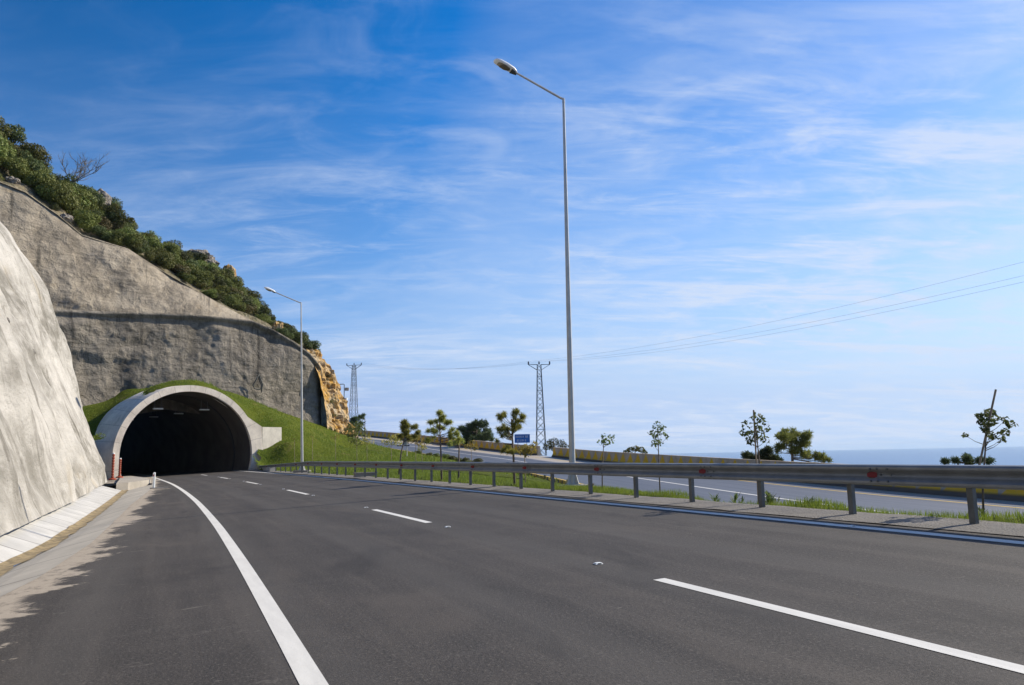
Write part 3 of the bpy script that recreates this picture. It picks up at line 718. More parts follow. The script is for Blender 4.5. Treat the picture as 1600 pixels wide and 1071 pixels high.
S__, N__ = sn(xy[:, 0], xy[:, 1]); _, of = b2_of(xy[:, 0], xy[:, 1]); k = dom(N__, of, t, b) & (of > 12.2) & ~((b < 3.2) & (t > -7.3) & (t < -3.8)) & ~((b < 1.2) & (np.abs(t) < 6.6)); xy = xy[k]
P = np.column_stack([xy, bank_z(xy[:, 0], xy[:, 1])]); parts.append(blades(P, RNG.uniform(.04, .13, len(P)), RNG.uniform(.05, .10, len(P))))
m = 24000
t = RNG.uniform(-16, 34, m); b = RNG.uniform(-14, 9.3, m); xy = PM + t[:, None] * TR + b[:, None] * TB
k = np.array([noise.fractal(Vector((x * .45, y * .45, 2)), .8, 2.2, 4) for x, y in xy]) > .28; xy = xy[k]; t = t[k]; b = b[k]
S__, N__ = sn(xy[:, 0], xy[:, 1]); _, of = b2_of(xy[:, 0], xy[:, 1]); k = dom(N__, of, t, b) & (of > 12.2) & ~((b < 3.4) & (np.abs(t) < 7.5)); xy = xy[k]
P = np.column_stack([xy, bank_z(xy[:, 0], xy[:, 1])]); parts.append(blades(P, RNG.uniform(.12, .34, len(P)), RNG.uniform(.05, .11, len(P))))
tag(tri_mesh('grass', np.concatenate(parts), MT['grassblade']), 'short bright green grass on the bank and behind the guardrail', 'grass', None, 'stuff')

# ------------------------------------------------------------------ hillside above and behind the portal
def poly_y(pts): 
    a = np.array(pts, float); return lambda x: np.interp(x, a[:, 0], a[:, 1])
R1 = poly_y([(-140, 476), (80, 485), (150, 488), (230, 490), (300, 493), (350, 497), (392, 502), (425, 516), (455, 534), (480, 552), (500, 575), (520, 640)])
R3 = poly_y([(-140, 215), (-60, 252), (0, 284), (40, 300), (62, 316), (90, 335), (128, 367), (170, 380), (200, 389), (235, 412), (262, 428), (300, 450), (335, 470), (370, 489), (392, 500), (425, 513), (455, 531), (480, 549), (500, 572), (520, 637)])
R4 = poly_y([(-140, 150), (-60, 190), (0, 226), (60, 268), (110, 298), (150, 318), (200, 368), (245, 392), (290, 410), (335, 436), (370, 455), (400, 480), (425, 503), (455, 525), (480, 545), (500, 568), (520, 632)])
xs = np.concatenate([np.arange(-130, 60, 4.0), np.arange(60, 512.1, 2.0)])
def wall_face(name, ylo, yhi, blo, bhi, mat, label, nv, lipped=False):
    V = []; U = []; back = []
    for ix, x in enumerate(xs):
        p0 = ray_b(x, ylo(x), blo); p1 = ray_b(x, max(min(yhi(x), ylo(x) - .5), -999), bhi); tt = (p0[:2] - PM) @ TR
        for j in range(nv):
            k = j / (nv - 1); p = p0 * (1 - k) + p1 * k
            am = min(1, min(k, 1 - k) * 8 + .15)
            # the last columns turn back round the corner
            rr = max(0, (x - 492) / 20.0)
            dsp = am * (1.0 * fnoise((tt * .10, p[2] * .13, blo), 3) + .13 * fnoise((tt * .30, p[2] * .7, blo + 9), 4) + .09 * fnoise((tt * 1.3, p[2] * 1.5, 3), 4) - .22 * max(0, fnoise((tt * .22, p[2] * .05, 20 + blo), 3)))
            lip = -.5 * max(0, min(1, (k - .955) / .02)) if lipped else 0
            V.append(p + np.array([TB[0], TB[1], 0]) * (dsp + lip + 1.5 * rr * rr)); U.append((tt, p[2]))
    # the wall has a thickness: its crest turns back into the hill
    for ix, x in enumerate(xs):
        p = np.array(V[ix * nv + nv - 1]) + np.array([TB[0] * 2.2, TB[1] * 2.2, .15]); back.append(p)
    n0 = len(V); V += back; U += [(u[0], u[1] + 2) for u in [U[i * nv + nv - 1] for i in range(len(xs))]]
    fc = [f[::-1] if False else f for f in grid(len(xs), nv)]
    fc += [(i * nv + nv - 1, (i + 1) * nv + nv - 1, n0 + i + 1, n0 + i) for i in range(len(xs) - 1)]
    o = mk(name, V, fc, mat, None, True, U); tag(o, label, 'wall'); return o
wall_face('sprayed_wall', lambda x: np.interp(x, [-130, 200, 260, 400, 520], [700, 650, 640, 660, 700]), R1, 8.8, 11.0, MT['mount_low'],
          'dark grey sprayed concrete wall behind the tunnel mouth, lower of the two tiers', 72, True)
wall_face('sprayed_wall', lambda x: R1(x) + 6, R3, 12.6, 17.5, MT['mount_wall'],
          'brownish sprayed concrete wall of the upper tier below the bushes', 52)
# natural hill above
V = []; U = []; xh = np.arange(-150, 522, 5.0); nv = 34
HILL = []
for x in xh:
    rows_ = [ray_b(x, R3(x) + 1.0, 17.2), ray_b(x, R3(x) - 1.0, 18.6), ray_b(x, R4(x), 30.0)]
    r3_ = rows_[2] + np.array([TB[0] * 22, TB[1] * 22, -3.0]); r4_ = r3_ + np.array([TB[0] * 40, TB[1] * 40, -34.0])
    pts = np.array(rows_ + [r3_, r4_]); kk = [0, .08, .55, .75, 1]
    col = []
    for j in range(nv):
        k = j / (nv - 1); p = np.array([np.interp(k, kk, pts[:, c]) for c in range(3)])
        am = 1 if k > .05 else 0
        p[2] += am * (.7 * fnoise((p[0] * .18, p[1] * .18, p[2] * .1), 4)); col.append(p)
    HILL.append(col); V += col
struct(mk('hill', V, grid(len(xh), nv), MT['hill'], None, True))
HILL = np.array(HILL)
# ochre rock face where the hill turns the corner
cols_ = []
nvr = 46
c0 = poly_y([(0, 486), (1, 514)])
left = [(478, 546), (490, 566), (500, 590), (506, 620), (511, 650), (514, 682)]
sil = [(493, 553), (507, 566), (520, 584), (531, 604), (538, 628), (545, 652), (553, 672), (560, 700)]
def along(pts, k):
    a = np.array(pts, float); d = np.concatenate([[0], np.cumsum(np.linalg.norm(np.diff(a, axis=0), axis=1))]); d /= d[-1]
    return np.array([np.interp(k, d, a[:, 0]), np.interp(k, d, a[:, 1])])
nur = 34; V = []
for i in range(nur):
    u = i / (nur - 1)
    for j in range(nvr):
        k = j / (nvr - 1); a = along(left, k); b = along(sil, k)
        pa = depth_pt(a[0], a[1], 88.6 + 1.0 * (1 - k)); pb = depth_pt(b[0], b[1], 98 + 4 * (1 - k))
        if u < .6: w = u / .6; p = pa * (1 - w) + pb * w; p[:2] -= np.array([-.4, 1.0]) * 2.0 * sin(w * pi) * .5
        else: w = (u - .6) / .4; p = pb + np.array([-14 * w, 22 * w, 2 * w])
        am = min(1, .22 + u * 5)
        n3 = am * (1.6 * fnoise((p[0] * .35, p[1] * .35, p[2] * .35), 5, .65) + .7 * noise.cell(Vector((p[0] * .55, p[1] * .55, p[2] * .5))) + .45 * noise.cell(Vector((p[0] * 1.3, p[1] * 1.3, p[2] * 1.1))))
        V.append(p + np.array([.55, -.6, .15]) * n3 * .75)
struct(mk('cliff', V, grid(nur, nvr), MT['rock_yellow'], None, False))

def rock_blob(name, px_, py_, b, w, h, label, mat, seed):
    p = ray_b(px_, py_, b); V = []; nr, ns = 16, 22
    for i in range(nr):
        a = pi * i / (nr - 1)
        for j in range(ns):
            q_ = 2 * pi * j / ns; d = Vector((sin(a) * cos(q_), sin(a) * sin(q_), cos(a)))
            k = 1 + .30 * fnoise(d * 1.3 + Vector((seed, 0, 0)), 4, .8) + .16 * noise.cell(d * 2.4 + Vector((seed, 1, 0)))
            V.append((d.x * w * k, d.y * w * k, d.z * h * k))
    fc = [(i * ns + j, (i + 1) * ns + j, (i + 1) * ns + (j + 1) % ns, i * ns + (j + 1) % ns) for i in range(nr - 1) for j in range(ns)]
    o = mk(name, V, fc, mat); o.location = tuple(p); tag(o, label, 'rock', 'rock outcrops on the hill')
rock_blob('rock_outcrop', 157, 314, 27, 1.0, 1.2, 'pale rock outcrop high on the slope below the bare tree', MT['rock_grey'], 1)
rock_blob('rock_outcrop', 312, 408, 33, 2.0, 1.3, 'grey jagged rock outcrop on the ridge above the bushes', MT['rock_grey'], 5)
rock_blob('rock_outcrop', 358, 432, 31, 1.0, 1.6, 'orange tinted rock pinnacle right of the grey outcrop', MT['rock_yellow'], 9)
rock_blob('rock_outcrop', 103, 341, 18.2, .6, .45, 'small pale rock at the edge of the upper sprayed wall', MT['rock_grey'], 13)
rock_blob('rock_outcrop', 434, 516, 17, .7, 1.0, 'yellowish rock below the lone little tree at the low end of the slope', MT['rock_yellow'], 17)
rock_blob('rock_outcrop', 20, 284, 19.5, .7, .45, 'pale rock beside the wall crest at the far left', MT['rock_grey'], 21)

# ------------------------------------------------------------------ foliage kit
def leaves(centres, radii, count, size, rng, flat=.75, asp=.55):
    """leaf quads spread through lumpy clumps"""
    C = np.asarray(centres, float); Rr = np.asarray(radii, float); w = Rr ** 2; w = w / w.sum()
    ci = rng.choice(len(C), count, p=w)
    d = rng.normal(size=(count, 3)); d /= np.linalg.norm(d, axis=1)[:, None]
    r = Rr[ci] * rng.uniform(.35, 1.05, count) ** .5
    P = C[ci] + d * r[:, None] * np.array([1, 1, flat])
    nrm = d * .8 + rng.normal(size=(count, 3)) * .7 + np.array([0, 0, .4]); nrm /= np.linalg.norm(nrm, axis=1)[:, None]
    a = np.cross(nrm, rng.normal(size=(count, 3))); a /= np.linalg.norm(a, axis=1)[:, None]; b = np.cross(nrm, a)
    s = size * rng.uniform(.6, 1.3, count); sa = a * (s / 2)[:, None]; sb = b * (s * asp / 2)[:, None]
    V = np.stack([P - sa, P + sb, P + sa, P - sb], 1).reshape(-1, 3)
    return V, [(4 * i, 4 * i + 1, 4 * i + 2, 4 * i + 3) for i in range(count)]
def needles(tips, length, per, rng, w=.012, up=.5):
    V = []; 
    T = np.repeat(np.asarray(tips, float), per, axis=0); n = len(T)
    d = rng.normal(size=(n, 3)); d[:, 2] += up; d /= np.linalg.norm(d, axis=1)[:, None]
    L = length * rng.uniform(.6, 1.15, n); e = T + d * L[:, None]
    sd_v = np.cross(d, rng.normal(size=(n, 3))); sd_v /= np.linalg.norm(sd_v, axis=1)[:, None]; sd_v *= w / 2
    V = np.stack([T - sd_v, T + sd_v, e + sd_v * .5, e - sd_v * .5], 1).reshape(-1, 3)
    return V, [(4 * i, 4 * i + 1, 4 * i + 2, 4 * i + 3) for i in range(n)]
def shrub_mesh(seed, mat, count=900, size=.26, h=.8):
    rng = np.random.default_rng(seed); n = 11
    C = np.stack([rng.uniform(-.75, .75, n), rng.uniform(-.75, .75, n), rng.uniform(.25, 1.15, n) * h], 1); C[:, 2] *= 1.15 - .5 * np.hypot(C[:, 0], C[:, 1])
    v, f = leaves(C, rng.uniform(.28, .58, n), count, size, rng)
    me = bpy.data.meshes.new('foliage'); me.from_pydata(v.tolist(), [], f); me.materials.append(mat); return me
SH = [shrub_mesh(i, MT['shrub'], 4200, .115, 1.0) for i in range(4)] + [shrub_mesh(20 + i, MT['shrub_dark'], 4200, .11, 1.2) for i in range(3)] + [shrub_mesh(40, MT['shrub_dry'], 2600, .11, .8)]
def put(me, name, p, s, rz, sz=1.0):
    o = bpy.data.objects.new(name, me); link(o); o.location = tuple(map(float, p)); o.scale = (s, s, s * sz); o.rotation_euler = (0, 0, rz); return o
rs = random.Random(5)
def hill_pt(x, v):
    i = int(np.argmin(abs(xh - x))); k = v * (nv - 1); j = int(k); return HILL[i][min(j, nv - 1)]
cnt = 0
for k in range(225):
    x = -70 + 555 * ((k * .6180339) % 1.0); v = .085 + .49 * rs.random() ** .9
    band = max(0, (R3(x) - R4(x)));
    p = hill_pt(x, v); s = rs.uniform(1.0, 2.0) * min(1.0, .45 + band / 75.0)
    edge_ = v < .13
    r = rs.random()
    kind = 7 if (edge_ and r < .35) or r < .14 else (rs.randrange(4) if r < .72 else 4 + rs.randrange(3))
    if edge_: s *= .6
    o = put(SH[kind], 'shrub', p - np.array([0, 0, .2 * s]), s, rs.uniform(0, 6.28), rs.uniform(.8, 1.35))
    if kind == 7: tag(o, 'dry yellowish shrub in the thicket above the sprayed walls', 'shrub', 'dry shrubs on the slope')
    elif kind < 4: tag(o, 'mid green shrub in the thicket covering the slope above the sprayed walls', 'shrub', 'green shrubs on the slope')
    else: tag(o, 'dark green shrub in the thicket covering the slope above the sprayed walls', 'shrub', 'dark shrubs on the slope')

def limb_tree(name, p, label, cat, mat, bark, seed, height, crown, leafn, leafs, clump=.5, trunk_r=.12, lean=(0, 0), group=None, kind='leaf', trunk_to=.6, per=16, nl=.16):
    """trunk with limbs reaching to clumps; crown = list of (x,y,z,r) relative to the foot"""
    rng = np.random.default_rng(seed); e = empty(name, p); tag(e, label, cat, group)
    mb = MB(); top = Vector((lean[0], lean[1], height * trunk_to))
    pts = [Vector((0, 0, -.3)), Vector((lean[0] * .3, lean[1] * .3, height * trunk_to * .4)), top]
    mb.tube(pts, [trunk_r, trunk_r * .8, trunk_r * .5], 7)
    for cx, cy, cz, r in crown:
        a = pts[1].lerp(top, min(1, max(.1, (cz - pts[1].z) / max(.1, top.z - pts[1].z)) * .8)); t_ = Vector((cx, cy, cz))
        mid_ = a.lerp(t_, .5) + Vector((0, 0, -.06 * (t_ - a).length))
        mb.tube([a, mid_, t_], [trunk_r * .35, trunk_r * .22, trunk_r * .1], 5)
    mb.mk('trunk', bark, e, True)
    C = np.array([c[:3] for c in crown]); Rr = np.array([c[3] for c in crown])
    if kind == 'leaf': v, f = leaves(C, Rr, leafn, leafs, rng)
    else:
        nt_ = leafn; w = Rr ** 2 / (Rr ** 2).sum(); ci = rng.choice(len(C), nt_, p=w); d = rng.normal(size=(nt_, 3)); d /= np.linalg.norm(d, axis=1)[:, None]
        T = C[ci] + d * (Rr[ci] * rng.uniform(.2, 1, nt_) ** .6)[:, None] * np.array([1, 1, .75]); v, f = needles(T, nl, per, rng, leafs)
    mk('crown', v, f, mat, e); return e
def px_crown(base, pts, Y, jit, seed):
    """crown clumps read off the picture as (x, y, r px) turned into metres at the tree's own depth, spread in depth"""
    r_ = random.Random(seed); out = []
    for x, y, r in pts:
        w = depth_pt(x, y, Y); out.append((w[0] - base[0], w[1] - base[1] + r_.uniform(-jit, jit), w[2] - base[2], r * Y / F))
    return out

# special trees on the hill
p = ray_b(20, 240, 28); limb_tree('tree', p, 'dark round tree standing at the top of the slope at the left edge', 'tree', MT['shrub_dark'], MT['bark'], 3, 3.4,
    [(0, 0, 2.4, 1.0), (-.7, .2, 1.8, .8), (.7, -.2, 1.9, .8), (.2, .3, 3.0, .7), (-.3, -.3, 2.9, .6)], 1500, .24)
p = ray_b(178, 366, 24); limb_tree('tree', p, 'feathery upright green tree rising above the thicket at mid slope', 'tree', MT['shrub'], MT['bark'], 4, 4.2,
    [(0, 0, 3.2, .6), (-.4, 0, 2.4, .8), (.7, 0, 2.5, .6), (1.3, 0, 1.9, .6), (.2, .3, 1.6, .9), (-.7, 0, 3.0, .35), (.5, .1, 3.2, .3), (1.9, 0, 1.6, .45)], 1500, .22)
p = ray_b(413, 506, 20); limb_tree('tree', p, 'lone little tree at the low end of the thicket against the sky', 'tree', MT['shrub_dark'], MT['bark'], 5, 2.6,
    [(0, 0, 1.9, .55), (.4, 0, 1.5, .5), (-.4, 0, 1.5, .5), (.1, .2, 2.3, .35)], 600, .2)
for i, (x, y, s, lab) in enumerate(((446, 528, 1.0, 'dark shrub just right of the lone little tree near the low end of the slope'), (462, 536, 1.35, 'wide dark bush behind the far street lamp where the cliff begins'), (484, 551, 1.25, 'outermost dark bush hanging over the ochre cliff'))):
    tag(put(SH[4 + i % 3], 'shrub', ray_b(x, y, 15.5 + i) - np.array([0, 0, .2]), s, i * 1.3, 1.15), lab, 'shrub')
for i, (x, y, Y, s) in enumerate(((522, 612, 96, .5), (534, 640, 97, .6), (526, 664, 93, .55), (541, 668, 96, .7), (506, 596, 92, .5), (548, 684, 94, .6), (515, 630, 91, .45), (520, 652, 92, .5), (538, 655, 96, .5), (512, 590, 93, .45), (545, 674, 95, .6), (532, 676, 92, .6))):
    tag(put(SH[7], 'shrub', depth_pt(x, y, Y), s, i * 2.1), 'dry tuft of scrub growing on the ochre cliff face', 'shrub', 'dry tufts on the ochre cliff')
# bare tree
e = empty('bare_tree', ray_b(108, 297, 27)); tag(e, 'bare dead tree with crooked spreading branches above the thicket', 'tree')
mb = MB(); rb = random.Random(9)
def branch(p, d, L, r, lev):
    pts = [p]; rr = [r]
    for k in range(4):
        d = (d + Vector((rb.uniform(-.3, .3), rb.uniform(-.3, .3), rb.uniform(-.12, .3)))).normalized(); p = p + d * L / 4; pts.append(p); rr.append(r * (1 - .2 * (k + 1)))
        if lev > 0:
            for _ in range(2):
                branch(p, (d + Vector((rb.uniform(-1, 1), rb.uniform(-.8, .8), rb.uniform(-.4, .8)))).normalized(), L * rb.uniform(.35, .6), r * .5, lev - 1)
    mb.tube(pts, rr, 5)
branch(Vector((0, 0, -.3)), Vector((.25, 0, 1)), 2.0, .10, 1)
for d, L in (((1, 0, .25), 3.4), ((.8, .2, .7), 3.0), ((-.7, 0, .6), 2.2), ((.2, .1, 1), 2.6), ((1, -.2, .05), 3.0)):
    branch(Vector((.2, 0, .9)), Vector(d).normalized(), L, .07, 2)
mb.mk('trunk', MT['deadwood'], e)

# ------------------------------------------------------------------ tunnel portal
RI = 5.72
port = empty('tunnel_portal', tb(0, 0, .3)); tag(port, 'pale concrete tunnel mouth with a round arch set into the grassy bank', 'tunnel')
po = np.array(port.location)
def arc(R, lo, n, zc=ZC):   # from right foot (lo below ground) up over to left foot
    a0 = -math.asin(min(.95, lo / R)); A = np.linspace(a0, pi - a0, n); return [(R * cos(a), zc + R * sin(a)) for a in A]
na = 72; inner = arc(RI, 2.75, na); ring = arc(RI + .56, 2.85, na); flare = lambda a: .10 + .75 * max(0, -cos(a)) ** 1.2
V = []
for (t1, z1), (t2, z2) in zip(inner, ring):
    a = atan2(z2 - ZC, t2); k_ = 1 + flare(a) / (RI + .56); t3, z3 = t2 * k_, ZC + (z2 - ZC) * k_
    V += [tb(t1, .35, z1), tb(t1 * 1.004, 0, z1), tb(t2, .0, z2), tb(t3, 3.2, z3), tb(t3, 6.0, z3 - .2)]
mk('arch_ring', V, grid(na, 5), MT['portal'], port, False, None, po)
# tunnel lining, curving left inside
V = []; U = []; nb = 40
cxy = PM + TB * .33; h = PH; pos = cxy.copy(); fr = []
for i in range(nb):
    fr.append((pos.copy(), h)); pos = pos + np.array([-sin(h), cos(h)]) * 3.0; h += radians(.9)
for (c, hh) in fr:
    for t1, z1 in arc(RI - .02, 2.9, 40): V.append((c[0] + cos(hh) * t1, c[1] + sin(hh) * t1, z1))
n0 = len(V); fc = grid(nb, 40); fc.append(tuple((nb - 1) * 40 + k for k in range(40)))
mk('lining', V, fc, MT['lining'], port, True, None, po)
# construction joint ring inside
V = []
for b, dr in ((4.2, -.005), (4.2, -.05), (4.5, -.05), (4.5, -.005)):
    c = PM + TB * b
    for t1, z1 in arc(RI + dr - .02, 2.4, 40): V.append((c[0] + TR[0] * t1, c[1] + TR[1] * t1, z1))
mk('joint_rib', V, grid(4, 40), MT['black'], port, False, None, po)
# headwall to the right of the arch with its sloping crest, and the wing wall bent forward
def pb_(x, y, b): 
    p = ray_b(x, y, b); return (p[:2] - PM) @ TR, p[2]
hw = [pb_(x, y, 0.02) for x, y in ((322, 611), (340, 621), (372, 641), (409, 667), (410, 700), (413, 708), (415, 718), (416, 745), (394, 745))]
ins = [((RI + .3) * cos(radians(a)), ZC + (RI + .3) * sin(radians(a))) for a in (-18, -5, 10, 25, 40, 55, 66)]
poly = hw + ins
n = len(poly); V = [tb(t, .02, z) for t, z in poly] + [tb(t, .9, z - .03) for t, z in poly]
fc = [tuple(range(n - 1, -1, -1)), tuple(range(n, 2 * n))] + [(i, (i + 1) % n, n + (i + 1) % n, n + i) for i in range(n)]
mk('headwall', V, fc, MT['portal'], port, False, None, po)
wp = [(410, 667.5, 0), (440, 668, .85), (440, 690, .85), (425, 698, .42), (410, 703, 0)]
A3 = [ray_b(x, y, .04 + b) for x, y, b in wp]; B3 = [p + np.array([TB[0] * .5, TB[1] * .5, -.02]) for p in A3]
mk('wing_wall', A3 + B3, [(4, 3, 2, 1, 0), (5, 6, 7, 8, 9)] + [(i, (i + 1) % 5, 5 + (i + 1) % 5, 5 + i) for i in range(5)], MT['wing'], port, False, None, po)
# pairs of lamps under the vault, unlit
for k in range(7):
    for t in (-1.9, 2.3):
        if k > 4 and t < 0: continue
        b = 3 + k * 7.0; z = ZC + 4.3
        hh = PH + radians(.3) * (b - .33); c, hh = np.array([np.interp(b, np.arange(nb) * 3.0, [q[0][0] for q in fr]), np.interp(b, np.arange(nb) * 3.0, [q[0][1] for q in fr])]), PH + radians(.3) * b
        p = np.array([c[0] + cos(hh) * t, c[1] + sin(hh) * t, z]); e = empty('tunnel_lamp', p)
        tag(e, f'unlit flat lamp hanging in the {"left" if t < 0 else "right"} row under the tunnel vault', 'lamp', f'lamps of the {"left" if t < 0 else "right"} row in the tunnel')
        mb = MB(); mb.box((0, 0, 0), (.85, .35, .12), hh); mb.mk('housing', MT['lamp_shell'], e)
        mb = MB(); top = sqrt(max(0, (RI - .05) ** 2 - t * t)) + ZC - z
        for q_ in (-.3, .3):
            mb = MB(); mb.tube([(q_ * cos(hh), q_ * sin(hh), .05), (q_ * cos(hh), q_ * sin(hh), top)], .02, 5); mb.mk('hanger', MT['galv'], e)
# low concrete kerb walls either side of the mouth
def low_wall(name, pts, h, label, mat):
    P = [plane_pt(x, y) for x, y in pts]; og = np.mean(P, axis=0); mb = MB()
    mb.prism([p[:2] for p in P], [p[2] - .6 for p in P], [p[2] + h for p in P]); o = mb.mk(name, mat, None, False, og); return tag(o, label, 'kerb wall')
P = [rd(59, 8.35), rd(59, 8.8), rd(72, 10.2), rd(84, 11), rd(84, 10.4), rd(72, 9.3)]
mb = MB(); mb.prism([p[:2] for p in P], [p[2] - .3 for p in P], [p[2] + .33 for p in P])
tag(mb.mk('kerb_wall', MT['wing'], None, False, np.mean(P, axis=0)), 'low concrete kerb wall running into the right side of the tunnel mouth', 'kerb wall')
P = [rd(46.9, -2.75), rd(47.2, -2.1), rd(50.5, -.75), rd(57, -.75), rd(72, -1.6), rd(72, -2.3), rd(57, -2.6)]
mb = MB(); mb.prism([p[:2] for p in P], [p[2] - .8 for p in P], [p[2] + .22 for p in P])
tag(mb.mk('kerb_wall', MT['gully'], None, False, np.mean(P, axis=0)), 'pale concrete gully wall where the ditch ends at the left of the tunnel mouth', 'kerb wall')
# ground in the pocket left of the portal
P = [rd(46.5, -.9, -.45), rd(46.5, -6, -.45), rd(80, -12, -.45), rd(80, -1, -.45)]
struct(mk('pocket_ground', P, [(0, 3, 2, 1)], MT['dirt'], None, False, [(0, 0), (0, 5), (30, 5), (30, 0)]))
# orange marker columns by the left foot of the arch
for (x, y0, y1, Y, lab) in ((175.5, 750, 708, 62.5, 'taller orange ribbed marker column in front of the pale left foot of the arch'), (186.5, 747, 716, 64, 'shorter orange ribbed marker column with a white cap against the dark tunnel')):
    p0 = depth_pt(x, y0, Y); H = depth_pt(x, y1, Y)[2] - p0[2]; e = empty('marker_post', p0); tag(e, lab, 'marker post', 'orange marker columns at the tunnel')
    mb = MB(); n = 9
    for k in range(n):
        z = .12 + (H - .2) * k / n; hk = (H - .2) / n; mb.tube([(0, 0, z), (0, 0, z + hk * .2), (0, 0, z + hk * .7), (0, 0, z + hk)], [.07, .105, .105, .07], 10)
    mb.mk('column', MT['orange'], e, True); mb = MB(); mb.tube([(0, 0, 0), (0, 0, .08), (0, 0, .14)], [.3, .3, .12], 10); mb.mk('foot', MT['orange'], e)
    mb = MB(); mb.tube([(0, 0, H - .08), (0, 0, H)], [.1, .07], 10); mb.mk('cap', MT['white'], e)
# white delineator beside the left edge line
p0 = plane_pt(240, 763.5); e = empty('delineator_post', p0); tag(e, 'slim white delineator post on a pad at the left road edge before the tunnel', 'post')
mb = MB(); mb.prism([(-.055, -.03), (.0, -.05), (.055, -.03), (.055, .03), (-.055, .03)], 0, [.80, .83, .80, .84, .84]); mb.mk('post', MT['white'], e)
mb = MB(); mb.box((0, -.045, .68), (.06, .02, .10)); mb.mk('reflector', MT['red'], e)
mb = MB(); mb.box((.25, .1, .02), (.9, .6, .05), .4); mb.mk('pad', MT['slab'], e)

# ------------------------------------------------------------------ guardrail
RN = 8.62
gr = empty('guardrail', rd(20, RN)); go = np.array(gr.location)
tag(gr, 'long galvanised guardrail on steel posts along the right side of the near road', 'guardrail')
def ramp_h(s): return float(np.interp(s, [46, 64], [1.0, .55]))
wp_ = [(0, .80), (.060, .79), (.080, .765), (.080, .735), (.058, .71), (.012, .672), (.0, .645), (.012, .618), (.058, .58), (.080, .555), (.080, .525), (.060, .50), (0, .49)]
beg = np.arange(-14.6, 62, 4.0)
for k, s0 in enumerate(beg):
    st = np.linspace(s0 - .15, s0 + 4.0, 7); V = []
    jog = .004 * (k % 2)
    for s in st:
        r = ramp_h(s); th = .005
        for d, z in wp_: V.append(rd(s, rn(s) - .06 - d - jog, z * r - (0 if r > .999 else 0)))
        for d, z in wp_[::-1]: V.append(rd(s, rn(s) - .06 - d + .006 - jog, z * r))
    m2 = 2 * len(wp_); fc = []
    for i in range(6):
        for j in range(m2): fc.append((i * m2 + j, i * m2 + (j + 1) % m2, (i + 1) * m2 + (j + 1) % m2, (i + 1) * m2 + j))
    fc += [tuple(range(m2))[::-1], tuple(6 * m2 + j for j in range(m2))]
    mk('rail_beam', V, fc, MT['galv'], gr, False, None, go)
    # splice bolts
    if -7 < s0 < 26:
        for ds in (-.08, .10, .22):
            for z in (.735, .555, .645):
                q0, q1 = (.078, .098) if z != .645 else (.002, .022)
                mb = MB(); mb.tube([rd(s0 + ds, rn(s0 + ds) - .06 - q0, z), rd(s0 + ds, rn(s0 + ds) - .06 - q1, z)], .015, 6); mb.mk('splice_bolt', MT['post'], gr, False, go)
for k, s in enumerate(np.arange(-13.83, 64, 2.0)):
    r = ramp_h(s); th = radians(TH0 + TK * s); mb = MB(); H = .77 * r; RN = rn(s)
    c = rd(s, rn(s) + .06); 
    # channel post: web facing the road with two flanges behind
    def bx(n0, n1, a0, a1, z0, z1):
        P = [rd(s + a, n)[:2] for a, n in ((a0, n0), (a0, n1), (a1, n1), (a1, n0))]; P = P[::-1]
        mb.prism(P, c[2] + z0, c[2] + z1)
    bx(RN, RN + .010, -.046, .046, -.3, H); bx(RN + .010, RN + .07, -.046, -.036, -.3, H); bx(RN + .010, RN + .07, .036, .046, -.3, H)
    mb.mk('post', MT['post'], gr, False, go)
    mb = MB(); bx(RN - .058, RN - .002, -.05, .05, .55 * r, .74 * r); mb.mk('spacer', MT['galv'], gr, False, go)
for s in np.arange(1.63 - 8, 62, 4.0):
    r = ramp_h(s); mb = MB(); n = rn(s) - .06
    # folded red reflector sitting in the trough of the beam
    P = [rd(s - .07, n - .015, .70 * r), rd(s - .07, n - .015, .59 * r), rd(s + .05, n - .085, .62 * r), rd(s + .05, n - .085, .67 * r), rd(s + .06, n - .015, .69 * r), rd(s + .06, n - .015, .60 * r)]
    mb.add(P, [(0, 1, 2, 3), (3, 2, 5, 4), (0, 3, 4), (1, 5, 2), (0, 4, 5, 1)]); mb.mk('reflector', MT['red'], gr, False, go)

# road studs
for k, (s, n) in enumerate(((1.0, 3.77), (6.4, 3.77), (12.6, 3.77), (19.9, 3.77), (26.3, 3.77), (33.2, 3.77), (39.8, 3.77), (46.6, 3.77), (53.2, 3.77), (-3.0, 8.06), (1.2, 7.99), (5.4, 7.88), (9.6, 7.78))):
    p = rd(s, n, .004); e = empty('road_stud', p); mb = MB(); th = radians(TH0 + TK * s)
    mb.box((0, 0, .008), (.10, .075, .017), th, .72); mb.mk('body', MT['white'], e)
    for sg in (-1, 1):
        mb = MB(); mb.box((-sin(th) * sg * .040, cos(th) * sg * .031, .009), (.045, .012, .008), th); mb.mk('reflector', MT['lens'], e)
    tag(e, 'small white road stud between the dashes of the lane line' if n < 5 else 'small road stud on the shaded right edge line below the guardrail', 'road stud', 'studs along the lane line' if n < 5 else 'studs along the right edge line')

